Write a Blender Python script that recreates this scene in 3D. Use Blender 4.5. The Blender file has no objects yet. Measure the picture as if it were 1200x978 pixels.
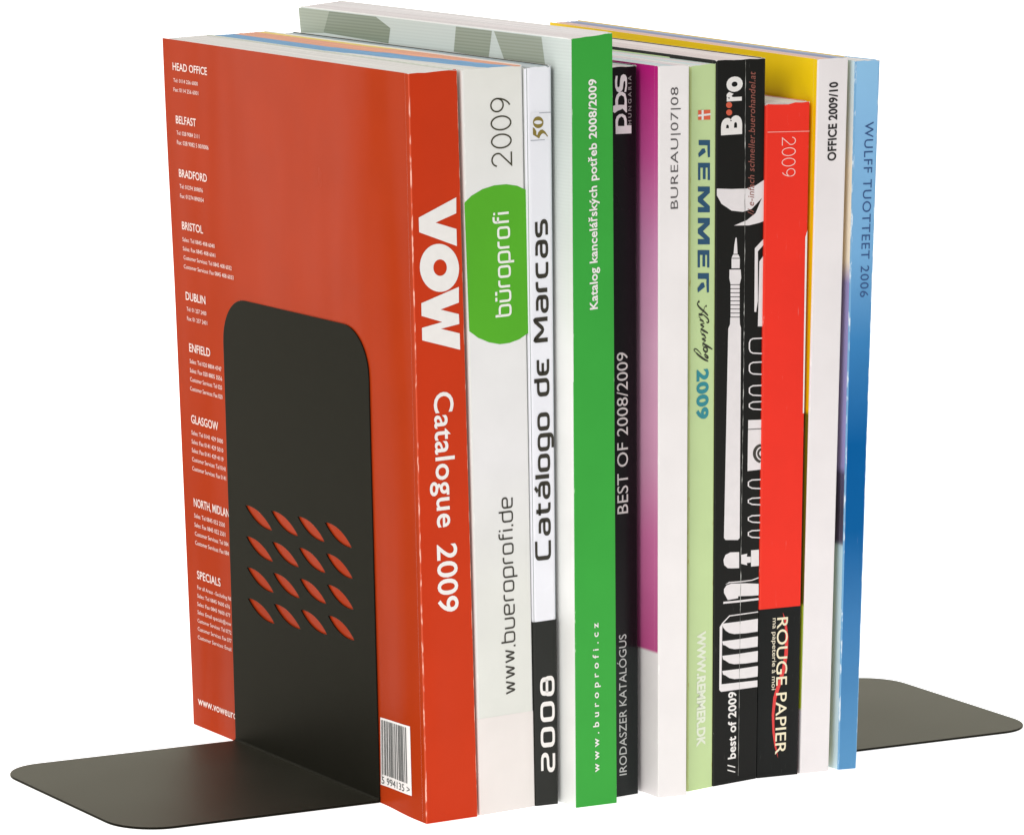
import bpy, bmesh, math, random
from mathutils import Vector, Matrix

random.seed(7)
scene = bpy.context.scene
COL = scene.collection
CM = 0.01

# ------------------------------------------------------------------ camera, world, lamps, exposure
yaw, pitch, roll = 0.5729, 0.1488, 0.0173
cam_data = bpy.data.cameras.new('camera')
cam = bpy.data.objects.new('camera', cam_data)
COL.objects.link(cam)
fwd = Vector((math.sin(yaw) * math.cos(pitch), math.cos(yaw) * math.cos(pitch), -math.sin(pitch)))
rt = Vector((math.cos(yaw), -math.sin(yaw), 0))
up = rt.cross(fwd)
rt, up = rt * math.cos(roll) + up * math.sin(roll), up * math.cos(roll) - rt * math.sin(roll)
M = Matrix((rt, up, -fwd)).transposed().to_4x4()
M.translation = Vector((-83.4418, -134.3249, 40.0201)) * CM
cam.matrix_world = M
cam_data.sensor_width = 36
cam_data.lens = 36 * 4828.47 / 1200
cam_data.clip_start = 0.05
cam_data.clip_end = 100
scene.camera = cam

world = bpy.data.worlds.new('World')
scene.world = world
world.use_nodes = True
bg = world.node_tree.nodes['Background']
bg.inputs['Color'].default_value = (1.0, 0.995, 0.985, 1)
bg.inputs['Strength'].default_value = 0.45


def area(name, loc, target, size, power, col=(1, 0.985, 0.96)):
    d = bpy.data.lights.new(name, 'AREA')
    d.shape = 'RECTANGLE'
    d.size, d.size_y = size
    d.energy = power
    d.color = col
    o = bpy.data.objects.new(name, d)
    COL.objects.link(o)
    o.location = loc
    o.rotation_euler = (Vector(target) - Vector(loc)).to_track_quat('-Z', 'Y').to_euler()
    return o


area('softbox_key', (-1.8, -1.25, 1.15), (0.05, 0.0, 0.14), (0.8, 1.0), 25)
area('softbox_top', (0.25, 0.1, 2.1), (0.1, 0.1, 0.0), (1.4, 1.2), 8.5)

vs = scene.view_settings
vs.view_transform = 'Standard'
vs.look = 'None'
vs.exposure = 0.0
vs.gamma = 1.0
vs.use_curve_mapping = False


# ------------------------------------------------------------------ measured data (centimetres and shares)
def sstep(a, b, x):
    t = (x - a) / (b - a)
    t = 0.0 if t < 0 else 1.0 if t > 1 else t
    return t * t * (3 - 2 * t)

# measured book sizes in centimetres: spine foot (left x, y, right x, y), lean of the spine top (left dx, right dx, dy),
# spine height left / right, depth, drift of the fore-edge (foot, head), rise of the head towards the fore-edge
BOOKS = {
    'orange': (-0.153, 0.499, 2.293, 0.571, -0.733, -0.924, 0.932, 29.513, 29.630, 20.000, 0.020, -0.140, 0.220),
    'buro': (2.433, 0.652, 5.214, 0.890, -0.846, -0.650, 0.882, 29.600, 29.724, 20.300, 0.000, -0.200, 0.200),
    'cat': (5.244, 0.873, 6.277, 0.794, -0.635, -0.477, 0.727, 29.610, 29.692, 20.000, 0.000, -0.300, 0.200),
    'green': (6.514, -0.146, 8.436, -0.226, -0.486, -0.529, 0.689, 30.790, 31.005, 20.400, -0.200, -0.550, 0.250),
    'pbs': (8.530, 0.542, 10.105, 0.672, -0.495, -0.428, 0.597, 29.577, 29.637, 20.300, 0.000, -0.100, 0.250),
    'bureau': (10.400, -0.317, 11.665, -0.513, -0.418, -0.332, 0.532, 29.656, 29.682, 20.900, 0.000, 0.000, 0.250),
    'remmer': (12.024, -0.044, 13.462, 0.177, -0.354, -0.336, 0.485, 29.608, 29.692, 20.600, 0.100, 0.100, 0.250),
    'bblack': (13.481, 0.167, 15.897, 0.464, -0.409, -0.172, 0.427, 29.800, 29.833, 20.400, 0.200, 0.200, 0.300),
    'red': (15.931, 0.463, 17.890, 0.257, -0.224, -0.126, 0.280, 27.990, 28.054, 19.600, 0.200, 0.250, 0.200),
    'office': (17.996, 0.233, 19.395, 0.115, -0.067, -0.003, 0.062, 29.769, 29.853, 20.600, 0.300, 0.420, 0.380),
    'wulff': (19.834, 0.068, 20.696, -0.087, -0.157, 0.137, 0.020, 29.696, 29.718, 20.500, 0.350, 0.500, 0.050),
}

def press(n, b, t):
    """the left plate squeezes the pages of the thick orange catalogue behind its stiff spine"""
    if n != 'orange':
        return 0.0
    z = t * 29.6
    return sstep(0.9, 3.6, b) * ((0.285 - 0.0088 * z + 0.0112 * (min(b, 17.0) - 10.4)) * (1 - sstep(18.0, 29.0, z) * 0.55) - 0.02 * (1 - sstep(0.0, 1.6, z)))

def P(n, a, b, t):
    """point of book n: a = cm from its left face, b = cm behind its spine, t = share of its height"""
    xl, yl, xr, yr, dl, dr, dy, hl, hr, D, bx0, bx1, dh = BOOKS[n]
    w = xr - xl
    f = a / w
    k = b / D
    x = (xl + dl * t) * (1 - f) + (xr + dr * t) * f + k * (bx0 + (bx1 - bx0) * t) + press(n, b, t) * (1 - f)
    y = yl * (1 - f) + yr * f + dy * t + b
    z = t * (hl * (1 - f) + hr * f + dh * k)
    return (x, y, z)

# bookends: corners of each foot plate on the table (cm): bend rear, bend front, end front, end rear; lean of the upright
BOOKENDS = {
    'left': ((0.10, 16.53), (-0.02, 4.35), (-11.13, 4.70), (-11.16, 16.78), -0.034, 0.016),
    'right': ((21.28, 14.55), (20.95, 2.36), (32.42, 1.88), (32.86, 14.06), 0.012, 0.0),
}

def plate_point(n, s, z):
    """point of the outer face of an upright: s = 0 (rear) .. 1 (front)"""
    r, f, _, _, kx, ky = BOOKENDS[n]
    return (r[0] * (1 - s) + f[0] * s + kx * z, r[1] * (1 - s) + f[1] * s + ky * z, z)

def foot_point(n, s, q):
    """point of a foot plate: s = 0 rear .. 1 front, q = 0 bend .. 1 outer end"""
    r, f, ef, er, _, _ = BOOKENDS[n]
    ax, ay = r[0] * (1 - s) + f[0] * s, r[1] * (1 - s) + f[1] * s
    bx, by = er[0] * (1 - s) + ef[0] * s, er[1] * (1 - s) + ef[1] * s
    return (ax * (1 - q) + bx * q, ay * (1 - q) + by * q)

TEXT_BOXES = {
 'vow_title': (0.2212,0.7365,0.39749,0.57786),
 'vow_year': (0.3225,0.7312,0.28319,0.37495),
 'buro_year': (0.4498,0.795,0.86727,0.95923),
 'buro_name': (0.4488,0.7971,0.66914,0.80814),
 'buro_web': (0.4354,0.7541,0.15962,0.42725),
 'cat_title': (0.0917,0.9245,0.33729,0.79714),
 'cat_year': (0.2338,0.8539,0.04495,0.1781),
 'green_title': (0.3813,0.6563,0.65026,0.94493),
 'green_web': (0.4171,0.6118,0.04434,0.24172),
 'pbs_sub': (0.7074,0.8081,0.92122,0.98652),
 'pbs_best': (0.3257,0.6747,0.39298,0.61408),
 'pbs_bottom': (0.3011,0.6061,0.02941,0.22589),
 'bureau_title': (0.3872,0.7151,0.8079,0.97119),
 'remmer_kat': (0.175,0.8933,0.59416,0.67972),
 'remmer_year': (0.274,0.7588,0.51676,0.58562),
 'remmer_web': (0.3478,0.6975,0.0601,0.22173),
 'bb_B': (0.0918,0.5243,0.89874,0.92451),
 'bb_r': (0.1996,0.5119,0.94392,0.95661),
 'bb_o': (0.1962,0.5288,0.95635,0.9771),
 'bb_sub': (0.6568,0.7897,0.78694,0.98254),
 'bb_best': (0.327,0.5182,0.03435,0.12912),
 'bb_slash': (0.3248,0.5018,0.01397,0.02729),
 'red_year': (0.3637,0.6835,0.89207,0.95029),
 'red_name': (0.4211,0.6864,0.03333,0.23981),
 'red_sub': (0.2855,0.4153,0.13167,0.23977),
 'office_title': (0.3768,0.6788,0.85915,0.96712),
 'wulff_title': (0.4479,0.8121,0.67121,0.91486),
}
PRINT = {
 'vow_v': [(0.9038,0.83272),(0.1333,0.81101),(0.1349,0.79179),(0.8899,0.76866),(0.8905,0.79112),(0.4695,0.80221),(0.8949,0.8118)],
 'vow_w': [(0.9069,0.7146),(0.1435,0.69828),(0.1416,0.68157),(0.5535,0.67054),(0.1444,0.66567),(0.1426,0.64922),(0.8984,0.63127),(0.8987,0.65302),(0.5237,0.66179),(0.8951,0.6655),(0.8918,0.67855),(0.525,0.68722),(0.8982,0.69384)],
 'vow_o': [(0.9215,0.73846),(0.9145,0.73356),(0.8979,0.72887),(0.8721,0.72451),(0.8378,0.72059),(0.7958,0.71721),(0.7472,0.71445),(0.6931,0.71237),(0.635,0.71103),(0.5743,0.71047),(0.5124,0.71069),(0.4508,0.71169),(0.3912,0.71344),(0.3348,0.7159),(0.2832,0.71902),(0.2375,0.7227),(0.1989,0.72686),(0.1682,0.7314),(0.1464,0.73621),(0.1338,0.74117),(0.1308,0.74615),(0.1375,0.75104),(0.1537,0.75571),(0.1791,0.76005),(0.213,0.76396),(0.2546,0.76733),(0.3029,0.77009),(0.3567,0.77217),(0.4147,0.77352),(0.4756,0.77409),(0.5377,0.77389),(0.5995,0.77291),(0.6595,0.77117),(0.7163,0.76872),(0.7684,0.76563),(0.8145,0.76195),(0.8534,0.75779),(0.8842,0.75324),(0.9062,0.74843),(0.9187,0.74346)],
 'vow_oi': [(0.6748,0.74158),(0.6704,0.73917),(0.6593,0.73693),(0.6422,0.73497),(0.6199,0.73339),(0.5935,0.73227),(0.5644,0.73166),(0.5339,0.73159),(0.5037,0.73207),(0.4753,0.73308),(0.45,0.73456),(0.4291,0.73643),(0.4137,0.73861),(0.4045,0.74099),(0.4021,0.74344),(0.4064,0.74584),(0.4174,0.74808),(0.4345,0.75004),(0.4567,0.75162),(0.4831,0.75274),(0.5122,0.75336),(0.5427,0.75342),(0.5729,0.75295),(0.6015,0.75194),(0.6268,0.75047),(0.6478,0.74859),(0.6632,0.74641),(0.6724,0.74404)],
 'buro_patch': [(-0.0076,0.82543),(0.1098,0.83371),(0.292,0.84093),(0.4918,0.84456),(0.6914,0.84446),(0.8728,0.84103),(1.025,0.83406),(1.0216,0.64402),(0.8632,0.63669),(0.695,0.63325),(0.5281,0.63303),(0.3445,0.63733),(0.1629,0.6451),(0.0195,0.65513)],
 'cat_box': [(0.1348,0.94084),(0.9114,0.93886),(0.902,0.9017),(0.1309,0.90333)],
 'cat_5': [(0.2211,0.92074),(0.2922,0.91876),(0.3547,0.91472),(0.3493,0.91057),(0.3889,0.90939),(0.4242,0.91309),(0.4991,0.91596),(0.5853,0.9165),(0.6845,0.91358),(0.8029,0.90656),(0.7627,0.90635),(0.6934,0.90972),(0.6138,0.91139),(0.5433,0.91024),(0.4966,0.90797),(0.4555,0.90484),(0.2235,0.91066)],
 'cat_0': [(0.628,0.9258),(0.6238,0.9243),(0.612,0.92288),(0.5931,0.9216),(0.5679,0.9205),(0.5373,0.91964),(0.5026,0.91904),(0.465,0.91873),(0.426,0.91871),(0.3871,0.919),(0.3499,0.91957),(0.3156,0.92041),(0.2858,0.92148),(0.2614,0.92274),(0.2435,0.92415),(0.2327,0.92565),(0.2294,0.92718),(0.2337,0.92868),(0.2456,0.9301),(0.2644,0.93138),(0.2896,0.93247),(0.3201,0.93333),(0.3547,0.93393),(0.3922,0.93425),(0.4311,0.93426),(0.4699,0.93398),(0.5071,0.93341),(0.5413,0.93257),(0.5712,0.9315),(0.5957,0.93024),(0.6137,0.92883),(0.6247,0.92733)],
 'cat_0i': [(0.5801,0.92597),(0.5746,0.9253),(0.5589,0.92472),(0.534,0.92426),(0.5016,0.92395),(0.464,0.92382),(0.4237,0.92387),(0.3835,0.9241),(0.3461,0.92449),(0.314,0.92502),(0.2895,0.92565),(0.2742,0.92634),(0.2692,0.92704),(0.2747,0.9277),(0.2904,0.92829),(0.3153,0.92875),(0.3476,0.92906),(0.3852,0.92919),(0.4254,0.92914),(0.4656,0.92891),(0.503,0.92852),(0.5351,0.92799),(0.5597,0.92736),(0.575,0.92667)],
 'cat_line1': [(0.4626,0.93936),(0.9114,0.93872),(0.911,0.93747),(0.4821,0.93812)],
 'cat_line2': [(0.1311,0.90388),(0.6715,0.90319),(0.6812,0.90211),(0.1306,0.90263)],
 'pbs_s': [(0.3276,0.98787),(0.3848,0.98767),(0.3776,0.98422),(0.3657,0.9783),(0.3745,0.9733),(0.411,0.97198),(0.4479,0.97403),(0.4646,0.98292),(0.4878,0.98731),(0.5568,0.98936),(0.6255,0.98813),(0.6712,0.98419),(0.6729,0.97424),(0.6471,0.96537),(0.5896,0.96538),(0.6246,0.97341),(0.6204,0.9794),(0.5906,0.98049),(0.5628,0.97761),(0.5439,0.96972),(0.4978,0.9667),(0.4288,0.96515),(0.3602,0.96719),(0.3103,0.97253),(0.3042,0.9815)],
 'pbs_b': [(0.6684,0.9384),(0.6625,0.95536),(0.6239,0.96297),(0.5322,0.96598),(0.4289,0.96565),(0.3483,0.96196),(0.3088,0.95564),(0.3128,0.94866),(0.2439,0.94791),(0.2386,0.93997),(0.2889,0.9383),(0.381,0.94095),(0.473,0.9421),(0.5306,0.94339),(0.565,0.94177),(0.6453,0.93749)],
 'pbs_bi': [(0.5884,0.94816),(0.6003,0.95359),(0.5777,0.95915),(0.4974,0.96172),(0.4238,0.9597),(0.3935,0.95434),(0.3931,0.94886)],
 'pbs_p': [(0.8058,0.91994),(0.8053,0.90915),(0.3209,0.90998),(0.3156,0.92874),(0.3528,0.93358),(0.4265,0.9361),(0.5301,0.93641),(0.622,0.93359),(0.6609,0.92846),(0.6673,0.92045)],
 'pbs_pi': [(0.5865,0.91976),(0.5915,0.92572),(0.5642,0.93081),(0.4953,0.93306),(0.4215,0.93084),(0.3913,0.92647),(0.3908,0.92049)],
 'bb_dot1': [(0.3141,0.93878),(0.3112,0.93755),(0.3027,0.93645),(0.2893,0.93562),(0.2723,0.93511),(0.2535,0.93499),(0.2346,0.93526),(0.2175,0.9359),(0.2039,0.93685),(0.1952,0.93801),(0.1921,0.93927),(0.1949,0.9405),(0.2035,0.94159),(0.2169,0.94243),(0.2338,0.94294),(0.2526,0.94306),(0.2715,0.94279),(0.2886,0.94215),(0.3022,0.9412),(0.311,0.94004)],
 'bb_dot2': [(0.317,0.92873),(0.3141,0.9275),(0.3056,0.9264),(0.2921,0.92557),(0.2751,0.92506),(0.2563,0.92494),(0.2374,0.92522),(0.2203,0.92586),(0.2067,0.92681),(0.1979,0.92797),(0.1948,0.92923),(0.1977,0.93046),(0.2062,0.93155),(0.2196,0.93239),(0.2366,0.9329),(0.2554,0.93302),(0.2743,0.93275),(0.2914,0.9321),(0.305,0.93115),(0.3138,0.92999)],
 'bb_swoosh': [(0.0133,0.82713),(0.317,0.82494),(0.6331,0.82406),(0.8177,0.82729),(1.0126,0.83499),(1.0135,0.77816),(0.907,0.77595),(0.6941,0.77363),(0.3756,0.775),(0.6398,0.78084),(0.8244,0.78955),(0.9538,0.80966),(0.7436,0.79586),(0.5584,0.79267),(0.3204,0.79564),(0.1091,0.80603),(0.014,0.81786)],
 'bb_pen_tip': [(0.4095,0.75832),(0.4307,0.7582),(0.4426,0.74811),(0.4549,0.73593),(0.3697,0.73641),(0.3842,0.74843)],
 'bb_pen_cone': [(0.3592,0.73544),(0.471,0.7348),(0.5036,0.73011),(0.3279,0.73112)],
 'bb_pen_neck': [(0.328,0.73008),(0.5038,0.72907),(0.5003,0.71592),(0.3296,0.71692)],
 'bb_pen_grip': [(0.2872,0.71544),(0.5219,0.71406),(0.5342,0.70254),(0.5033,0.69405),(0.3108,0.69522),(0.2831,0.70405)],
 'bb_pen_rib0': [(0.3109,0.69418),(0.5035,0.69301),(0.5041,0.6885),(0.3114,0.68967)],
 'bb_pen_rib1': [(0.3115,0.68863),(0.5042,0.68745),(0.5049,0.68294),(0.3121,0.68412)],
 'bb_pen_rib2': [(0.3122,0.68308),(0.505,0.68189),(0.5056,0.67738),(0.3127,0.67857)],
 'bb_pen_rib3': [(0.3128,0.67753),(0.5058,0.67633),(0.5064,0.67181),(0.3133,0.67302)],
 'bb_pen_rib4': [(0.3135,0.67198),(0.5066,0.67077),(0.5072,0.66625),(0.314,0.66747)],
 'bb_pen_rib5': [(0.3141,0.66642),(0.5074,0.66521),(0.508,0.66068),(0.3146,0.66191)],
 'bb_pen_rib6': [(0.3147,0.66087),(0.5081,0.65964),(0.5088,0.65512),(0.3153,0.65635)],
 'bb_pen_rib7': [(0.3154,0.65531),(0.5089,0.65407),(0.5096,0.64955),(0.3159,0.65079)],
 'bb_pen_body': [(0.3107,0.64978),(0.5097,0.6485),(0.5164,0.63907),(0.5387,0.63405),(0.5542,0.34327),(0.5153,0.34079),(0.2414,0.34323),(0.2076,0.34635),(0.2694,0.63477),(0.3064,0.64043)],
 'bb_cap': [(0.5459,0.32355),(0.3496,0.32498),(0.2437,0.32241),(0.1997,0.31575),(0.2172,0.30853),(0.2961,0.30356),(0.3804,0.30243),(0.5492,0.30123)],
 'bb_spool': [(0.5915,0.31925),(0.7265,0.31979),(0.716,0.31564),(0.8064,0.31481),(0.8079,0.30665),(0.7175,0.30677),(0.7294,0.30347),(0.5934,0.30684)],
 'bb_block': [(0.8105,0.32364),(0.9858,0.32312),(0.9905,0.30036),(0.8147,0.30091)],
 'bb_stapler': [(0.2158,0.26967),(0.2152,0.27498),(0.2708,0.27976),(0.3831,0.28118),(0.7224,0.27835),(0.9901,0.27513),(0.9934,0.25909),(0.8508,0.25973),(0.5325,0.26205),(0.5329,0.25921),(0.3014,0.25894)],
 'bb_stapler_base': [(0.2058,0.25738),(0.556,0.25615),(0.9942,0.25516),(0.9948,0.25231),(0.5565,0.25331),(0.2005,0.2546)],
 'bb_stapler_line': [(0.2426,0.28109),(0.3266,0.28384),(0.6085,0.28261),(0.8351,0.28226),(0.9881,0.28439),(0.9884,0.28297),(0.8354,0.28084),(0.6088,0.28119),(0.338,0.28231)],
 'bb_tray_l': [(0.1263,0.22298),(0.1762,0.22776),(0.3378,0.23708),(0.9873,0.23642),(0.9876,0.235),(0.3492,0.23557),(0.1932,0.22654),(0.1827,0.2189),(0.1737,0.14215),(0.9905,0.13928),(0.9925,0.13002),(0.1634,0.13166),(0.1234,0.13491)],
 'bb_tray0': [(0.1819,0.227),(0.5362,0.22634),(0.9837,0.2262),(0.9818,0.20817),(0.7088,0.2084),(0.4539,0.20987),(0.3408,0.21241),(0.256,0.21677),(0.1992,0.22191)],
 'bb_tray1': [(0.1844,0.20234),(0.5399,0.20161),(0.9889,0.20137),(0.9863,0.18687),(0.7125,0.18715),(0.4569,0.18867),(0.3435,0.19123),(0.2583,0.19561),(0.2018,0.19724)],
 'bb_tray2': [(0.1866,0.18189),(0.543,0.18109),(0.9933,0.18078),(0.9907,0.16555),(0.7162,0.16588),(0.4598,0.16745),(0.3461,0.17002),(0.2607,0.17443),(0.204,0.17677)],
 'bb_tray3': [(0.1888,0.1607),(0.5462,0.15984),(0.9978,0.15945),(0.9952,0.14456),(0.7198,0.14494),(0.4628,0.14655),(0.3487,0.14915),(0.2631,0.15358),(0.2063,0.15558)],
 'bb_knife1': [(1.0024,0.75366),(0.817,0.7415),(0.8219,0.65451),(0.86,0.65357),(0.895,0.66904),(0.8822,0.73696),(1.0041,0.74531)],
 'bb_knife2': [(1.007,0.73104),(0.9171,0.72286),(0.9017,0.63376),(0.9998,0.63312)],
 'bb_clip0': [(1.0139,0.61765),(0.7959,0.6184),(0.7364,0.6167),(0.7099,0.61276),(0.7114,0.60354),(0.7394,0.59922),(0.7997,0.59672),(1.0187,0.59452),(1.0183,0.59627),(0.8049,0.59843),(0.761,0.60013),(0.7386,0.60381),(0.7372,0.61212),(0.7583,0.61551),(0.8016,0.61662),(1.0143,0.6159)],
 'bb_clip1': [(1.0207,0.5847),(0.8017,0.58551),(0.742,0.58383),(0.7152,0.58115),(0.7165,0.57359),(0.7443,0.57053),(0.8049,0.568),(1.0247,0.56574),(1.0243,0.5675),(0.81,0.56971),(0.766,0.57142),(0.7437,0.57378),(0.7426,0.58058),(0.764,0.58263),(0.8075,0.58373),(1.0211,0.58294)],
 'bb_clip2': [(1.0274,0.55239),(0.8075,0.55327),(0.7476,0.5516),(0.7205,0.54977),(0.7216,0.54332),(0.7494,0.54108),(0.8102,0.53853),(1.0308,0.53622),(1.0305,0.53798),(0.8154,0.54025),(0.7712,0.54197),(0.749,0.54344),(0.748,0.54925),(0.7697,0.55039),(0.8133,0.55148),(1.0278,0.55063)],
 'bb_clip3': [(1.0321,0.52989),(0.8116,0.53081),(0.7515,0.52915),(0.7242,0.52827),(0.725,0.52307),(0.7527,0.52178),(0.8137,0.51922),(1.0349,0.51686),(1.0345,0.51862),(0.8189,0.52093),(0.7746,0.52267),(0.7525,0.52313),(0.7517,0.5278),(0.7736,0.52794),(0.8174,0.52901),(1.0325,0.52813)],
 'bb_clip4': [(1.0047,0.42171),(0.8091,0.42261),(0.7482,0.421),(0.7206,0.41971),(0.7215,0.41393),(0.7497,0.41218),(0.8115,0.40954),(1.0077,0.4072),(1.0074,0.40897),(0.8168,0.41126),(0.7718,0.41305),(0.7494,0.41398),(0.7485,0.41919),(0.7707,0.41976),(0.815,0.4208),(1.0051,0.41994)],
 'bb_clip5': [(1.01,0.39622),(0.8138,0.39717),(0.7526,0.39557),(0.7248,0.39514),(0.7256,0.39047),(0.7537,0.38956),(0.8157,0.38692),(1.0125,0.38453),(1.0121,0.3863),(0.821,0.38864),(0.7759,0.39043),(0.7535,0.39047),(0.7528,0.39467),(0.7752,0.39432),(0.8197,0.39536),(1.0104,0.39445)],
 'bb_clip6': [(1.0152,0.37177),(0.8183,0.37276),(0.7569,0.37117),(0.729,0.37063),(0.7298,0.36582),(0.758,0.3648),(0.8202,0.36213),(1.0177,0.3597),(1.0173,0.36148),(0.8255,0.36386),(0.7803,0.36566),(0.7579,0.36582),(0.7571,0.37015),(0.7796,0.36991),(0.8242,0.37094),(1.0155,0.36999)],
 'bb_clip7': [(1.0196,0.35083),(0.8221,0.35186),(0.7606,0.35028),(0.7326,0.34964),(0.7335,0.34468),(0.7618,0.34355),(0.8242,0.34087),(1.0222,0.3384),(1.0218,0.34018),(0.8295,0.34259),(0.7841,0.34441),(0.7616,0.34468),(0.7608,0.34915),(0.7833,0.34902),(0.8281,0.35004),(1.0199,0.34906)],
 'bb_box': [(0.717,0.50556),(1.0265,0.50391),(1.0076,0.43474),(0.7124,0.43503)],
 'bb_box_line': [(0.7136,0.4933),(1.0235,0.49198),(1.0237,0.49092),(0.7138,0.49225)],
 'bb_box_ring': [(0.983,0.44398),(0.9522,0.44481),(0.9232,0.44598),(0.8967,0.44746),(0.8736,0.4492),(0.8544,0.45115),(0.8396,0.45327),(0.8298,0.45549),(0.8252,0.45774),(0.8258,0.45998),(0.8317,0.46212),(0.8428,0.46412),(0.8586,0.46592),(0.8787,0.46747),(0.9026,0.46873),(0.9297,0.46965),(0.9591,0.47021),(0.9901,0.47041),(1.0082,0.46677),(0.9863,0.46662),(0.9656,0.46619),(0.9464,0.46551),(0.9295,0.46458),(0.9153,0.46343),(0.9042,0.4621),(0.8964,0.46062),(0.8923,0.45904),(0.8918,0.45739),(0.8951,0.45573),(0.9021,0.45409),(0.9125,0.45254),(0.9261,0.4511),(0.9425,0.44982),(0.9612,0.44874),(0.9817,0.44789),(1.0034,0.44728)],
 'bb_box_ring2': [(1.008,0.44933),(0.9908,0.4498),(0.9745,0.45048),(0.9597,0.45133),(0.9467,0.45233),(0.936,0.45346),(0.9277,0.45468),(0.9222,0.45597),(0.9196,0.45727),(0.9199,0.45857),(0.9232,0.45981),(0.9294,0.46098),(0.9382,0.46202),(0.9495,0.46292),(0.9629,0.46365),(0.978,0.46419),(0.9945,0.46452),(1.0118,0.46464),(1.0175,0.46109),(1.0075,0.46103),(0.9979,0.46085),(0.9892,0.46056),(0.9814,0.46017),(0.9749,0.45968),(0.9697,0.45911),(0.9662,0.45848),(0.9643,0.4578),(0.9641,0.4571),(0.9656,0.45638),(0.9688,0.45568),(0.9736,0.45501),(0.9798,0.45439),(0.9873,0.45384),(0.9959,0.45338),(1.0053,0.453),(1.0152,0.45274)],
 'bb_crease': [(0.5799,0.99891),(0.602,0.73212),(0.6029,0.54782),(0.5856,0.32146),(0.5697,0.00069)],
 'red_line': [(0.0303,0.95911),(0.9934,0.957),(0.9937,0.95589),(0.0306,0.95801)],
 'red_panel': [(-0.0035,0.25423),(0.9818,0.25459)],
 'red_swoosh': [(0.5588,0.24722),(0.647,0.23423),(0.7022,0.20932),(0.6972,0.18283),(0.6424,0.1604),(0.5387,0.13826),(0.4343,0.11801),(0.3917,0.09356),(0.4035,0.07065),(0.439,0.05137),(0.5,0.0281),(0.4098,0.04584),(0.3555,0.06714),(0.3306,0.09394),(0.3607,0.12036),(0.4646,0.14251),(0.5627,0.16278),(0.612,0.18334),(0.6293,0.20975),(0.605,0.23259)],
 'red_white_edge': [(1.0,0.80175),(1.0,0.54217)],
 'cat_panel': [(0.0595,0.25364),(0.967,0.25469)],
 'green_edge': [(0.0107,0.72255)],
 'remmer_flag': [(0.2999,0.93928),(0.7591,0.93792),(0.7611,0.92455),(0.3017,0.92627)],
 'remmer_cross': [(0.2922,0.7697,0.93056,0.93322),(0.4274,0.5048,0.92554,0.93893)],
 'remmer_letters': [[(0.7552,0.897),(0.7587,0.87398),(0.6792,0.87378),(0.662,0.88282),(0.6609,0.89036),(0.328,0.8919),(0.327,0.89896)],[(0.5504,0.88663),(0.5987,0.88122),(0.3302,0.8754),(0.3137,0.88066),(0.4553,0.8866)],[(0.7599,0.86601),(0.7634,0.84267),(0.6758,0.84308),(0.6733,0.85989),(0.5938,0.86026),(0.5961,0.84463),(0.4928,0.84512),(0.4906,0.86075),(0.3954,0.86119),(0.3977,0.8444),(0.3105,0.84482),(0.3074,0.86813)],[(0.7568,0.83387),(0.758,0.82546),(0.4966,0.81761),(0.7608,0.80721),(0.762,0.79879),(0.3084,0.801),(0.3074,0.80801),(0.5618,0.80678),(0.3065,0.81537),(0.3056,0.82168),(0.5588,0.82781),(0.3047,0.82903),(0.3037,0.83603)],[(0.7632,0.79108),(0.7645,0.78244),(0.5027,0.77438),(0.7674,0.76371),(0.7687,0.75506),(0.3141,0.75734),(0.3132,0.76454),(0.568,0.76326),(0.3122,0.77209),(0.3113,0.77856),(0.5649,0.78486),(0.3103,0.78612),(0.3094,0.7933)],[(0.7538,0.74741),(0.7574,0.72364),(0.6694,0.72409),(0.6669,0.7412),(0.595,0.74157),(0.5973,0.72565),(0.4935,0.72618),(0.4913,0.74209),(0.3956,0.74257),(0.398,0.72548),(0.3103,0.72592),(0.3072,0.74966)],[(0.7426,0.71598),(0.7465,0.68988),(0.6665,0.68972),(0.649,0.69995),(0.6477,0.70848),(0.3204,0.71017),(0.3193,0.71815)],[(0.5445,0.70422),(0.5933,0.6981),(0.3228,0.69151),(0.3061,0.69746),(0.4487,0.70418)]],
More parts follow.
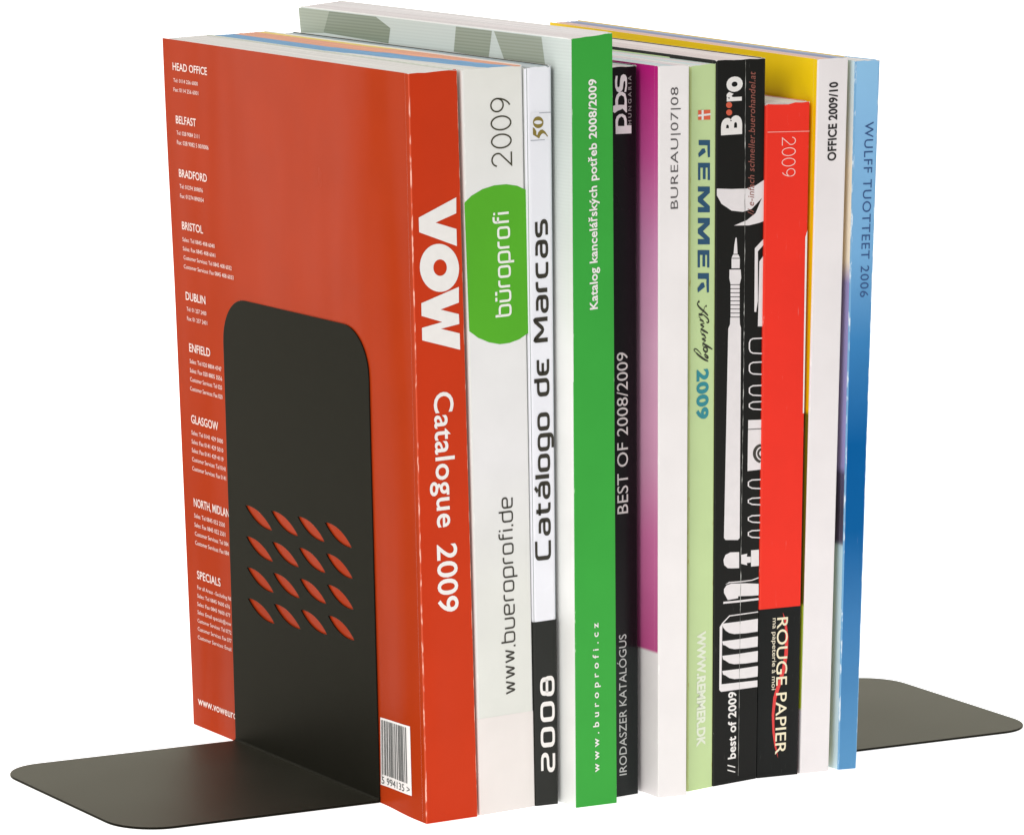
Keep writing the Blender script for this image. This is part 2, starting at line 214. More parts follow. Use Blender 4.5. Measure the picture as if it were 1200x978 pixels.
 'katalog': [([(0.3406,0.67994),(0.3578,0.67863),(0.3692,0.67735)],0.03,0.058),([(0.307,0.67809),(0.3244,0.67454),(0.4098,0.67002),(0.5521,0.6648),(0.6834,0.65943),(0.7121,0.65744)],0.012,0.042),([(0.6191,0.67238),(0.6362,0.67148),(0.659,0.67075)],0.02,0.045),([(0.5966,0.67128),(0.5685,0.66939),(0.5631,0.66739),(0.507,0.66361),(0.4336,0.66177)],0.01,0.014),([(0.36,0.66216),(0.4224,0.66081),(0.5244,0.66027)],0.02,0.05),([(0.5187,0.6605),(0.6099,0.65758),(0.7127,0.65337),(0.7417,0.64934),(0.6907,0.64839),(0.6564,0.6498)],0.012,0.034),([(0.3716,0.65976),(0.3833,0.65715),(0.4343,0.65627),(0.4121,0.65344)],0.01,0.012),([(0.3951,0.65353),(0.4631,0.65306),(0.5543,0.64993)],0.014,0.042),([(0.5543,0.64973),(0.5659,0.64783),(0.4978,0.64799),(0.4355,0.64772)],0.01,0.016),([(0.4242,0.64798),(0.4754,0.64608),(0.5665,0.64356)],0.014,0.042),([(0.5665,0.64356),(0.5213,0.64258),(0.459,0.64169)],0.01,0.014),([(0.4364,0.6412),(0.5502,0.63835),(0.7213,0.63376)],0.018,0.044),([(0.4649,0.64043),(0.4426,0.6375),(0.4827,0.63423)],0.01,0.014),([(0.4658,0.63371),(0.5396,0.6329),(0.6254,0.62918)],0.014,0.042),([(0.6254,0.62918),(0.637,0.62749),(0.5687,0.62786),(0.5063,0.62779)],0.01,0.016),([(0.4893,0.62767),(0.5463,0.62614),(0.6375,0.62382)],0.014,0.042),([(0.6375,0.62382),(0.5808,0.6229),(0.5355,0.62212)],0.01,0.014),([(0.5072,0.62146),(0.6669,0.61693),(0.89,0.61082)],0.018,0.044),([(0.5243,0.62076),(0.519,0.61834),(0.5591,0.61588)],0.01,0.014),([(0.5536,0.61448),(0.5989,0.61546),(0.6846,0.61295),(0.6908,0.60966),(0.6454,0.60868),(0.5769,0.61048),(0.5482,0.61288),(0.5706,0.61459)],0.024,0.04),([(0.6738,0.60873),(0.6229,0.60697),(0.6004,0.60546)],0.01,0.014),([(0.5721,0.60459),(0.6289,0.60469),(0.709,0.602),(0.715,0.59973),(0.6579,0.60065),(0.5951,0.60283)],0.02,0.036),([(0.7328,0.59514),(0.5843,0.5986),(0.3904,0.60456),(0.2537,0.61)],0.016,0.044),([(0.2537,0.61),(0.191,0.61319),(0.2021,0.61476),(0.2757,0.61436),(0.3782,0.61054),(0.4697,0.60556)],0.012,0.024)],
 'buro_panel': [(0.0342,0.1319),(1.0092,0.13171)],
 'pbs_foot': [(0.2171,0.21499),(0.997,0.20462)],
 'pbs_panel': [(0.6338,0.20815)],
 'bureau_edge': 0.2005,
 'office_edges': [0.51015,0.2412,0.09049],
 'wulff_ts': [0.91867,0.7288,0.60912,0.46446,0.34304,0.22084,0.04842],
 'wulff_cov': [0.84574,0.69139,0.48808,0.42194,0.3677,0.31938,0.24673],
}
ADDRESSES = [
 ('HEAD OFFICE', 19.158, 16.152, 0.95672, 0.96795),
 ('Tel: 0114 256 6000', 19.144, 16.997, 0.93969, 0.94531),
 ('Fax: 0114 256 6001', 19.161, 16.993, 0.92629, 0.93223),
 ('BELFAST', 19.076, 17.306, 0.88112, 0.89273),
 ('Tel: 028 9084 2111', 19.065, 17.067, 0.86495, 0.87092),
 ('Fax: 028 9082 5 00/0006', 19.068, 16.3, 0.85123, 0.85752),
 ('BRADFORD', 19.038, 16.576, 0.80482, 0.81649),
 ('Tel: 01274 309876', 19.032, 16.997, 0.78858, 0.79459),
 ('Fax: 01274 890054', 19.038, 16.959, 0.7748, 0.78081),
 ('BRISTOL', 19.01, 17.162, 0.7297, 0.74144),
 ('Sales: Tel 0845 408 6040', 19.028, 16.188, 0.71238, 0.71842),
 ('Sales: Fax 0845 408 6041', 19.032, 16.172, 0.69918, 0.70522),
 ('Customer Services: Tel 0845 408 6032', 19.014, 14.774, 0.68636, 0.69241),
 ('Customer Services: Fax 0845 408 6033', 19.036, 14.64, 0.67339, 0.67944),
 ('DUBLIN', 18.996, 17.256, 0.62821, 0.64032),
 ('Tel: 01 257 2400', 18.963, 17.223, 0.61227, 0.61833),
 ('Fax: 01 257 2401', 18.961, 17.18, 0.59872, 0.60478),
 ('ENFIELD', 18.887, 17.029, 0.55388, 0.56635),
 ('Sales: Tel 020 8804 4747', 18.893, 16.076, 0.5371, 0.5435),
 ('Sales: Fax 020 8805 3556', 18.91, 16.054, 0.52374, 0.53014),
 ('Customer Services: Tel 020', 18.925, 16.089, 0.51069, 0.5171),
 ('Customer Services: Fax 020', 18.962, 16.086, 0.49721, 0.50363),
 ('GLASGOW', 18.992, 16.593, 0.44979, 0.46234),
 ('Sales: Tel 0141 429 5000', 19.018, 16.212, 0.43281, 0.43926),
 ('Sales: Fax 0141 429 5010', 19.034, 16.226, 0.41969, 0.42614),
 ('Sales: Fax 0141 429 4119', 19.049, 16.241, 0.40688, 0.41334),
 ('Customer Services: Tel 0141', 19.065, 16.079, 0.39374, 0.4002),
 ('Customer Services: Fax 0141', 19.082, 16.076, 0.38027, 0.38673),
 ('NORTH, MIDLANDS', 19.086, 15.409, 0.32755, 0.3402),
 ('Sales: Tel 0845 052 2500', 19.091, 16.355, 0.31121, 0.31771),
 ('Sales: Fax 0845 052 2501', 19.108, 16.349, 0.29768, 0.30418),
 ('Customer Services: Tel 084', 19.104, 16.109, 0.28457, 0.29107),
 ('Customer Services: Fax 084', 19.12, 16.103, 0.27134, 0.27785),
 ('SPECIALS', 19.076, 16.981, 0.22148, 0.23388),
 ('For all Areas - Excluding NI', 19.099, 16.103, 0.20592, 0.2118),
 ('Sales: Tel 0845 9600 676', 19.132, 16.212, 0.1935, 0.19938),
 ('Sales: Fax 0845 9600 677', 19.165, 16.203, 0.18106, 0.18695),
 ('Sales: Email specials@vow', 19.179, 16.172, 0.16874, 0.17463),
 ('Customer Services: Tel 0772', 19.212, 16.183, 0.15628, 0.16218),
 ('Customer Services: Fax 077', 19.226, 16.197, 0.14394, 0.14985),
 ('Customer Services: Email', 19.259, 16.249, 0.13147, 0.13738),
 ('www.voweurope.com', 19.493, 14.303, 0.03283, 0.04563),
]
BARCODE = [(3.659,0.11998),(1.075,0.12563),(1.068,0.03068),(3.79,0.02593)]
GREEN_COVER_PRINT = [[(8.207,0.99971),(8.397,0.96395),(5.839,0.96134),(5.576,1.00255)],[(5.42,1.00204),(4.708,0.96202),(1.813,0.9605),(2.068,1.0018)],[(18.544,0.96705),(18.034,1.0023),(14.308,1.00342),(13.188,0.98462),(13.363,0.96367)],[(20.562,1.00201),(18.034,1.0023),(18.545,0.96645),(20.42,0.96296)]]
HOLE_CORNERS = [[[0.1243,10.5074],[0.3125,9.794]],[[0.6825,10.8481],[0.8589,10.1546]],[[0.1227,6.5263],[0.31,5.8393]],[[0.6874,7.0011],[0.86,6.3618]]]


# ------------------------------------------------------------------ helpers
def lin(c):
    out = []
    for v in c:
        v /= 255.0
        out.append(v / 12.92 if v <= 0.04045 else ((v + 0.055) / 1.055) ** 2.4)
    return (*out, 1.0)


def new_mat(name):
    m = bpy.data.materials.new(name)
    m.use_nodes = True
    nt = m.node_tree
    return m, nt, nt.nodes['Principled BSDF']


def node(nt, kind, **kw):
    n = nt.nodes.new(kind)
    for k, v in kw.items():
        setattr(n, k, v)
    return n


def mix_rgb(nt, fac, a, b, blend='MIX'):
    n = node(nt, 'ShaderNodeMix', data_type='RGBA', blend_type=blend)
    for i, v in ((0, fac), (6, a), (7, b)):
        if hasattr(v, 'is_output') or isinstance(v, bpy.types.NodeSocket):
            nt.links.new(v, n.inputs[i])
        else:
            n.inputs[i].default_value = v
    return n.outputs[2]


def paper(name, rgb, rough=0.3, spec=0.16, wave=0.12, scuff=0.0, ramp=None, ramp_h=0.3, coat=0.0, gain=1.0, varnish=None):
    """coated printed paper; ramp = [(share of height, rgb)] for a printed colour run along the height"""
    m, nt, b = new_mat(name)
    L = nt.links
    tc = node(nt, 'ShaderNodeTexCoord')
    if ramp:
        sx = node(nt, 'ShaderNodeSeparateXYZ')
        L.new(tc.outputs['Object'], sx.inputs[0])
        mr = node(nt, 'ShaderNodeMath', operation='DIVIDE')
        L.new(sx.outputs['Z'], mr.inputs[0])
        mr.inputs[1].default_value = ramp_h
        cr = node(nt, 'ShaderNodeValToRGB')
        els = cr.color_ramp.elements
        while len(els) > 1:
            els.remove(els[-1])
        for i, (pos, c) in enumerate(ramp):
            e = els[0] if i == 0 else els.new(pos)
            e.position = pos
            cc = lin(c)
            e.color = (cc[0] * gain, cc[1] * gain, cc[2] * gain, 1)
        L.new(mr.outputs[0], cr.inputs[0])
        col = cr.outputs[0]
    else:
        cc = lin(rgb)
        r = node(nt, 'ShaderNodeRGB')
        r.outputs[0].default_value = (cc[0] * gain, cc[1] * gain, cc[2] * gain, 1)
        col = r.outputs[0]
    # faint mottling of the ink
    n1 = node(nt, 'ShaderNodeTexNoise')
    n1.inputs['Scale'].default_value = 38
    n1.inputs['Detail'].default_value = 6
    L.new(tc.outputs['Object'], n1.inputs['Vector'])
    mm = node(nt, 'ShaderNodeMapRange')
    mm.inputs[1].default_value, mm.inputs[2].default_value = 0.35, 0.65
    mm.inputs[3].default_value, mm.inputs[4].default_value = 0.97, 1.02
    L.new(n1.outputs[0], mm.inputs[0])
    col = mix_rgb(nt, 1.0, col, mm.outputs[0], 'MULTIPLY')
    # tiny pale rub marks
    if scuff:
        n2 = node(nt, 'ShaderNodeTexNoise')
        mp = node(nt, 'ShaderNodeMapping')
        mp.inputs['Scale'].default_value = (900, 260, 130)
        L.new(tc.outputs['Object'], mp.inputs['Vector'])
        L.new(mp.outputs[0], n2.inputs['Vector'])
        n2.inputs['Scale'].default_value = 1
        n2.inputs['Detail'].default_value = 3
        m2 = node(nt, 'ShaderNodeMapRange')
        m2.inputs[1].default_value, m2.inputs[2].default_value = 0.70, 0.80
        m2.inputs[3].default_value, m2.inputs[4].default_value = 0.0, scuff * 4
        L.new(n2.outputs[0], m2.inputs[0])
        col = mix_rgb(nt, m2.outputs[0], col, (0.75, 0.72, 0.68, 1))
    L.new(col, b.inputs['Base Color'])
    b.inputs['Specular IOR Level'].default_value = spec
    if varnish:                                  # uneven gloss of the laminate, in upright streaks
        mv = node(nt, 'ShaderNodeMapping')
        mv.inputs['Scale'].default_value = (14, 13, 2.6)
        L.new(tc.outputs['Object'], mv.inputs['Vector'])
        nv = node(nt, 'ShaderNodeTexNoise')
        nv.inputs['Scale'].default_value = 1
        nv.inputs['Detail'].default_value = 3
        nv.inputs['Distortion'].default_value = 0.6
        L.new(mv.outputs[0], nv.inputs['Vector'])
        rv = node(nt, 'ShaderNodeMapRange')
        rv.inputs[1].default_value, rv.inputs[2].default_value = 0.38, 0.70
        rv.inputs[3].default_value, rv.inputs[4].default_value = varnish
        L.new(nv.outputs[0], rv.inputs[0])
        L.new(rv.outputs[0], b.inputs['Specular IOR Level'])
    b.inputs['Coat Weight'].default_value = coat
    b.inputs['Coat Roughness'].default_value = 0.12
    n3 = node(nt, 'ShaderNodeTexNoise')
    n3.inputs['Scale'].default_value = 14
    n3.inputs['Detail'].default_value = 4
    L.new(tc.outputs['Object'], n3.inputs['Vector'])
    m3 = node(nt, 'ShaderNodeMapRange')
    m3.inputs[3].default_value, m3.inputs[4].default_value = rough * 0.75, rough * 1.3
    L.new(n3.outputs[0], m3.inputs[0])
    L.new(m3.outputs[0], b.inputs['Roughness'])
    if wave:
        mp = node(nt, 'ShaderNodeMapping')
        mp.inputs['Scale'].default_value = (40, 34, 6)
        L.new(tc.outputs['Object'], mp.inputs['Vector'])
        n4 = node(nt, 'ShaderNodeTexNoise')
        n4.inputs['Scale'].default_value = 1
        n4.inputs['Detail'].default_value = 2
        L.new(mp.outputs[0], n4.inputs['Vector'])
        bp = node(nt, 'ShaderNodeBump')
        bp.inputs['Strength'].default_value = wave
        bp.inputs['Distance'].default_value = 0.004
        L.new(n4.outputs[0], bp.inputs['Height'])
        n5 = node(nt, 'ShaderNodeTexNoise')
        n5.inputs['Scale'].default_value = 900
        n5.inputs['Detail'].default_value = 2
        L.new(tc.outputs['Object'], n5.inputs['Vector'])
        b2 = node(nt, 'ShaderNodeBump')
        b2.inputs['Strength'].default_value = 0.05
        b2.inputs['Distance'].default_value = 0.0003
        L.new(n5.outputs[0], b2.inputs['Height'])
        L.new(bp.outputs[0], b2.inputs['Normal'])
        L.new(b2.outputs[0], b.inputs['Normal'])
    return m


def worn(name, rgb, pale=(236, 228, 220), thr=0.5, gain=1.0, rough=0.4):
    """folded edge of a cover: the ink is rubbed off in patches"""
    m, nt, b = new_mat(name)
    L = nt.links
    tc = node(nt, 'ShaderNodeTexCoord')
    mp = node(nt, 'ShaderNodeMapping')
    mp.inputs['Scale'].default_value = (700, 700, 170)
    L.new(tc.outputs['Object'], mp.inputs['Vector'])
    n = node(nt, 'ShaderNodeTexNoise')
    n.inputs['Scale'].default_value = 1
    n.inputs['Detail'].default_value = 5
    L.new(mp.outputs[0], n.inputs['Vector'])
    mr = node(nt, 'ShaderNodeMapRange')
    mr.inputs[1].default_value, mr.inputs[2].default_value = thr, thr + 0.12
    L.new(n.outputs[0], mr.inputs[0])
    cc = lin(rgb)
    col = mix_rgb(nt, mr.outputs[0], (cc[0] * gain, cc[1] * gain, cc[2] * gain, 1), lin(pale))
    L.new(col, b.inputs['Base Color'])
    b.inputs['Roughness'].default_value = rough
    b.inputs['Specular IOR Level'].default_value = 0.15
    return m


def ink(name, rgb, rough=0.4, gain=1.0):
    m, nt, b = new_mat(name)
    tc = node(nt, 'ShaderNodeTexCoord')
    n = node(nt, 'ShaderNodeTexNoise')
    n.inputs['Scale'].default_value = 300
    n.inputs['Detail'].default_value = 4
    nt.links.new(tc.outputs['Object'], n.inputs['Vector'])
    mr = node(nt, 'ShaderNodeMapRange')
    mr.inputs[3].default_value, mr.inputs[4].default_value = 0.93, 1.05
    nt.links.new(n.outputs[0], mr.inputs[0])
    cc = lin(rgb)
    col = mix_rgb(nt, 1.0, (cc[0] * gain, cc[1] * gain, cc[2] * gain, 1), mr.outputs[0], 'MULTIPLY')
    nt.links.new(col, b.inputs['Base Color'])
    b.inputs['Roughness'].default_value = rough
    return m


def pages(name, stops, wedge=0.0):
    """head of a page block: hundreds of thin leaves, tinted in sections (uv: u across the thickness, v towards the fore-edge)"""
    m, nt, b = new_mat(name)
    L = nt.links
    uv = node(nt, 'ShaderNodeUVMap')
    s = node(nt, 'ShaderNodeSeparateXYZ')
    L.new(uv.outputs[0], s.inputs[0])
    u = s.outputs['X']
    if wedge:
        a = node(nt, 'ShaderNodeMath', operation='MULTIPLY_ADD')
        L.new(s.outputs['Y'], a.inputs[0])
        a.inputs[1].default_value, a.inputs[2].default_value = -1.7, 1.0
        mx = node(nt, 'ShaderNodeMath', operation='MAXIMUM')
        L.new(a.outputs[0], mx.inputs[0])
        mx.inputs[1].default_value = 0
        w = node(nt, 'ShaderNodeMath', operation='MULTIPLY_ADD')
        L.new(mx.outputs[0], w.inputs[0])
        w.inputs[1].default_value = -wedge
        L.new(u, w.inputs[2])
        u = w.outputs[0]
    cr = node(nt, 'ShaderNodeValToRGB')
    cr.color_ramp.interpolation = 'CONSTANT'
    els = cr.color_ramp.elements
    while len(els) > 1:
        els.remove(els[-1])
    for i, (pos, c) in enumerate(stops):
        e = els[0] if i == 0 else els.new(pos)
        e.position = pos
        e.color = lin(c)
    L.new(u, cr.inputs[0])
    mp = node(nt, 'ShaderNodeMapping')
    mp.inputs['Scale'].default_value = (90, 1.2, 1)
    L.new(uv.outputs[0], mp.inputs['Vector'])
    n = node(nt, 'ShaderNodeTexNoise')
    n.inputs['Scale'].default_value = 1
    n.inputs['Detail'].default_value = 5
    L.new(mp.outputs[0], n.inputs['Vector'])
    mr = node(nt, 'ShaderNodeMapRange')
    mr.inputs[1].default_value, mr.inputs[2].default_value = 0.3, 0.7
    mr.inputs[3].default_value, mr.inputs[4].default_value = 0.62, 1.12
    L.new(n.outputs[0], mr.inputs[0])
    col = mix_rgb(nt, 1.0, cr.outputs[0], mr.outputs[0], 'MULTIPLY')
    L.new(col, b.inputs['Base Color'])
    b.inputs['Roughness'].default_value = 0.75
    b.inputs['Specular IOR Level'].default_value = 0.2
    bp = node(nt, 'ShaderNodeBump')
    bp.inputs['Strength'].default_value = 0.4
    bp.inputs['Distance'].default_value = 0.0004
    L.new(n.outputs[0], bp.inputs['Height'])
    L.new(bp.outputs[0], b.inputs['Normal'])
    return m


def link_mesh(name, verts, faces, mats, parent=None, mat_ids=None, smooth=False, uvs=None):
    """one mesh object; verts in centimetres, world space; stored relative to the parent thing"""
    me = bpy.data.meshes.new(name)
    off = root_offset(parent)
    me.from_pydata([(x * CM - off[0], y * CM - off[1], z * CM - off[2]) for x, y, z in verts], [], faces)
    for m in (mats if isinstance(mats, (list, tuple)) else [mats]):
        me.materials.append(m)
    if mat_ids:
        me.polygons.foreach_set('material_index', mat_ids)
    if smooth:
        me.polygons.foreach_set('use_smooth', [True] * len(me.polygons))
    if uvs:
        lay = me.uv_layers.new(name='UVMap')
        for lp in me.loops:
            lay.data[lp.index].uv = uvs[lp.vertex_index]
    me.validate()
    me.update()
    o = bpy.data.objects.new(name, me)
    COL.objects.link(o)
    if parent is not None:
        o.parent = parent
    return o


def root_offset(parent):
    x = Vector((0, 0, 0))
    while parent is not None:
        x += Vector(parent.location)
        parent = parent.parent
    return x


def thing(name, label, cat, loc, group=None):
    o = bpy.data.objects.new(name, None)
    o.empty_display_size = 0.02
    COL.objects.link(o)
    o.location = Vector(loc) * CM
    o['label'] = label
    o['category'] = cat
    if group:
        o['group'] = group
    return o


# ------------------------------------------------------------------ lettering
_cache = {}


def font_shape(text, bold=0.0, shear=0.0, spacing=1.0, res=4):
    """(verts 2d, faces) of built-in lettering, filled"""
    key = (text, bold, shear, spacing, res)
    if key not in _cache:
        c = bpy.data.curves.new('lettering', 'FONT')
        c.body = text
        c.size = 1.0
        c.offset = bold
        c.shear = shear
        c.space_character = spacing
        c.resolution_u = res
        c.fill_mode = 'FRONT'
        o = bpy.data.objects.new('lettering', c)
        COL.objects.link(o)
        dg = bpy.context.evaluated_depsgraph_get()
        me = bpy.data.meshes.new_from_object(o.evaluated_get(dg))
        _cache[key] = ([(v.co.x, v.co.y) for v in me.vertices], [tuple(p.vertices) for p in me.polygons])
        bpy.data.objects.remove(o)
        bpy.data.curves.remove(c)
        bpy.data.meshes.remove(me)
    return _cache[key]


def ribbon(pts, w, closed=False, cap=0.0):
    """(verts, faces) of a flat pen stroke of half width w along pts, mitred"""
    n = len(pts)
    ws = w if isinstance(w, (list, tuple)) else [w] * n
    V, F = [], []
    for i in range(n):
        a = pts[(i - 1) % n] if (closed or i > 0) else None
        b = pts[(i + 1) % n] if (closed or i < n - 1) else None
        p = pts[i]
        d1 = (p[0] - a[0], p[1] - a[1]) if a else (b[0] - p[0], b[1] - p[1])
        d2 = (b[0] - p[0], b[1] - p[1]) if b else d1
        l1, l2 = math.hypot(*d1) or 1, math.hypot(*d2) or 1
        n1, n2 = (-d1[1] / l1, d1[0] / l1), (-d2[1] / l2, d2[0] / l2)
        m = (n1[0] + n2[0], n1[1] + n2[1])
        ml = math.hypot(*m) or 1
        m = (m[0] / ml, m[1] / ml)
        k = 1 / max(0.35, m[0] * n1[0] + m[1] * n1[1])
        V += [(p[0] + m[0] * ws[i] * k, p[1] + m[1] * ws[i] * k), (p[0] - m[0] * ws[i] * k, p[1] - m[1] * ws[i] * k)]
    for i in range(n if closed else n - 1):
        j = (i + 1) % n
        F.append((2 * i, 2 * i + 1, 2 * j + 1, 2 * j))
    return V, F


def rounded(pts, r, closed=False, seg=4):
    out = []
    n = len(pts)
    for i, p in enumerate(pts):
        if not closed and i in (0, n - 1):
            out.append(p)
            continue
        a, b = pts[i - 1], pts[(i + 1) % n]
        da, db = math.dist(a, p), math.dist(b, p)
        if da < 1e-6 or db < 1e-6:
            out.append(p)
            continue
        ra, rb = min(r, da * 0.49), min(r, db * 0.49)
        q0 = (p[0] + (a[0] - p[0]) / da * ra, p[1] + (a[1] - p[1]) / da * ra)
        q1 = (p[0] + (b[0] - p[0]) / db * rb, p[1] + (b[1] - p[1]) / db * rb)
        for k in range(seg + 1):
            t = k / seg
            out.append(tuple((1 - t) ** 2 * q0[c] + 2 * t * (1 - t) * p[c] + t * t * q1[c] for c in (0, 1)))
    return out


def arc(cx, cy, rx, ry, a0, a1, n=16):
    return [(cx + rx * math.cos(math.radians(a0 + (a1 - a0) * i / n)), cy + ry * math.sin(math.radians(a0 + (a1 - a0) * i / n))) for i in range(n + 1)]


# squared round-cornered letters: {letter: (advance, [stroke, ...])}; a stroke whose first and last points agree is closed
TECH = {
    'b': (1.15, [[(0, 1.4), (0, 0), (.8, 0), (.8, 1), (0, 1)]]),
    'u': (1.15, [[(0, 1), (0, 0), (.8, 0), (.8, 1)]]),
    'ü': (1.15, [[(0, 1), (0, 0), (.8, 0), (.8, 1)], [(.02, 1.3), (.32, 1.3)], [(.48, 1.3), (.78, 1.3)]]),
    'e': (1.15, [[(.78, 0), (0, 0), (0, 1), (.8, 1), (.8, .5), (0.02, .5)]]),
    'r': (.78, [[(0, 0), (0, 1), (.5, 1)]]),
    'o': (1.15, [[(0, .5), (0, 1), (.8, 1), (.8, 0), (0, 0), (0, .5)]]),
    'p': (1.15, [[(0, -.42), (0, 1), (.8, 1), (.8, 0), (0, 0)]]),
    'f': (.78, [[(.1, 0), (.1, 1.4), (.55, 1.4)], [(.1, 1), (.5, 1)]]),
    'i': (.36, [[(0, 0), (0, 1)], [(0, 1.25), (0, 1.42)]]),
    'd': (1.15, [[(.8, 1.4), (.8, 0), (0, 0), (0, 1), (.8, 1)]]),
    'w': (1.3, [[(0, 1), (.24, 0), (.48, 1), (.72, 0), (.96, 1)]]),
    '.': (.36, [[(0, -.08), (0, .12)]]),
    'a': (1.15, [[(.05, 1), (.8, 1), (.8, 0), (0, 0), (0, .55), (.8, .55)]]),
    'á': (1.15, [[(.05, 1), (.8, 1), (.8, 0), (0, 0), (0, .55), (.8, .55)], [(.35, 1.18), (.6, 1.45)]]),
    't': (.9, [[(.12, 1.35), (.12, 0), (.6, 0)], [(-.1, 1), (.6, 1)]]),
    'l': (.38, [[(0, 1.4), (0, 0)]]),
    'g': (1.15, [[(.8, 0), (0, 0), (0, 1), (.8, 1), (.8, -.4), (.05, -.4)]]),
    'c': (1.1, [[(.78, 1), (0, 1), (0, 0), (.78, 0)]]),
    's': (1.1, [[(.78, 1), (0, 1), (0, .52), (.78, .52), (.78, 0), (0, 0)]]),
    'C': (1.35, [[(1.0, 1.4), (0, 1.4), (0, 0), (1.0, 0)]]),
    'M': (1.6, [[(0, 0), (0, 1.4), (.6, .35), (1.2, 1.4), (1.2, 0)]]),
    'ε': (1.1, [[(.8, 1), (0, 1), (0, 0), (.8, 0)], [(0, .52), (.6, .52)]]),
    ' ': (.75, []),
    '2': (1.45, [[(0, 1.4), (1.0, 1.4), (1.0, .72), (0, .68), (0, 0), (1.05, 0)]]),
    '0': (1.45, [[(0, .7), (0, 1.4), (1.0, 1.4), (1.0, 0), (0, 0), (0, .7)]]),
    '8': (1.45, [[(0, .7), (.06, .78), (.06, 1.4), (.94, 1.4), (.94, .78), (1.0, .7), (1.0, 0), (0, 0), (0, .7)], [(.08, .74), (.92, .74)]]),
}
ROUND = {
    '2': (1.2, [arc(.42, .98, .42, .42, 170, -25, 16) + [(.02, 0), (.9, 0)]]),
    '0': (1.2, [arc(.45, .7, .45, .7, 0, 360, 32)]),
    '9': (1.2, [arc(.45, .96, .43, .44, 0, 360, 28), arc(.2, .96, .68, .95, 0, -72, 14)]),
}


def stroke_shape(text, table, w, r=0.28, wide=None, spacing=1.0):
    V, F = [], []
    x = 0.0
    for ch in text:
        adv, strokes = table[ch]
        for s in strokes:
            closed = len(s) > 2 and math.dist(s[0], s[-1]) < 1e-6
            pts = s[:-1] if closed else s
            if r:
                pts = rounded(pts, r, closed)
            v, f = ribbon(pts, w, closed)
            k = len(V)
            V += [(p[0] + x, p[1]) for p in v]
            F += [tuple(i + k for i in q) for q in f]
        x += adv * spacing
    return V, F


def bbox(V):
    xs, ys = [v[0] for v in V], [v[1] for v in V]
    return min(xs), max(xs), min(ys), max(ys)


LAYER = [0]


def spine_point(n, u, t, lift):
    w = BOOKS[n][2] - BOOKS[n][0]
    return P(n, u * w, -lift, t)


def letter_spine(part, n, shape, box, way, mat, parent, lift=0.012):
    """printed lettering on a spine; box = (u0, u1, t0, t1) that the ink fills; way 'up' or 'down' the spine"""
    V, F = shape
    x0, x1, y0, y1 = bbox(V)
    u0, u1, t0, t1 = box
    out = []
    for x, y in V:
        a, b = (x - x0) / (x1 - x0), (y - y0) / (y1 - y0)
        if way == 'up':
            u, t = u1 + (u0 - u1) * b, t0 + (t1 - t0) * a
        else:
            u, t = u0 + (u1 - u0) * b, t1 + (t0 - t1) * a
        out.append(spine_point(n, u, t, lift))
    return link_mesh(part, out, F, mat, parent)


def fill_loops(loops):
    """(verts, triangles) of outlines, the later ones holes, by Blender's own curve fill"""
    c = bpy.data.curves.new('outline', 'CURVE')
    c.dimensions = '2D'
    c.fill_mode = 'BOTH'
    for lp in loops:
        s = c.splines.new('POLY')
        s.points.add(len(lp) - 1)
        for p, q in zip(s.points, lp):
            p.co = (q[0], q[1], 0, 1)
        s.use_cyclic_u = True
    o = bpy.data.objects.new('outline', c)
    COL.objects.link(o)
    dg = bpy.context.evaluated_depsgraph_get()
    me = bpy.data.meshes.new_from_object(o.evaluated_get(dg))
    r = ([(v.co.x, v.co.y) for v in me.vertices], [tuple(p.vertices) for p in me.polygons])
    bpy.data.objects.remove(o)
    bpy.data.curves.remove(c)
    bpy.data.meshes.remove(me)
    return r


def shapes_on_spine(part, n, groups, mat, parent, lift=0.012):
    """printed shapes: groups = list of lists of outlines in (u, t)"""
    V, F = [], []
    w = BOOKS[n][2] - BOOKS[n][0]
    for loops in groups:
        v, f = fill_loops([[(a * w, b * 29.7) for a, b in lp] for lp in loops])
        k = len(V)
        V += [spine_point(n, a / w, b / 29.7, lift) for a, b in v]
        F += [tuple(i + k for i in q) for q in f]
    return link_mesh(part, V, F, mat, parent)


def spine_path(w, r=0.07, back=0.28, lift=0.0, seg=4):
    """outer line of a cover round its spine, as (a, b)"""
    pts = [(-lift, back), (-lift, r + 0.05)]
    for i in range(seg + 1):
        th = math.pi / 2 * i / seg
        pts.append((r - (r + lift) * math.cos(th), r - (r + lift) * math.sin(th)))
    m = 6
    for i in range(1, m):
        pts.append((r + (w - 2 * r) * i / m, -lift))
    for i in range(seg + 1):
        th = math.pi / 2 * (1 - i / seg)
        pts.append((w - r + (r + lift) * math.cos(th), r - (r + lift) * math.sin(th)))
    pts += [(w + lift, r + 0.05), (w + lift, back)]
    return pts


def band_on_spine(part, n, ta, tb, mat, parent, lift=0.006, ua=-1.0, ub=2.0):
    """printed field that wraps round the spine between two heights; ta, tb = shares at the left and right edge"""
    w = BOOKS[n][2] - BOOKS[n][0]
    path = [q for q in spine_path(w, back=0.2, lift=lift) if ua <= q[0] / w <= ub]
    V, F = [], []
    for a, b in path:
        f = a / w
        for k in range(5):
            t0 = ta[0] * (1 - f) + ta[1] * f
            t1 = tb[0] * (1 - f) + tb[1] * f
            V.append(P(n, a, b, t0 + (t1 - t0) * k / 4))
    for i in range(len(path) - 1):
        for k in range(4):
            F.append((i * 5 + k, i * 5 + 5 + k, i * 5 + 6 + k, i * 5 + 1 + k))
    return link_mesh(part, V, F, mat, parent, smooth=True)


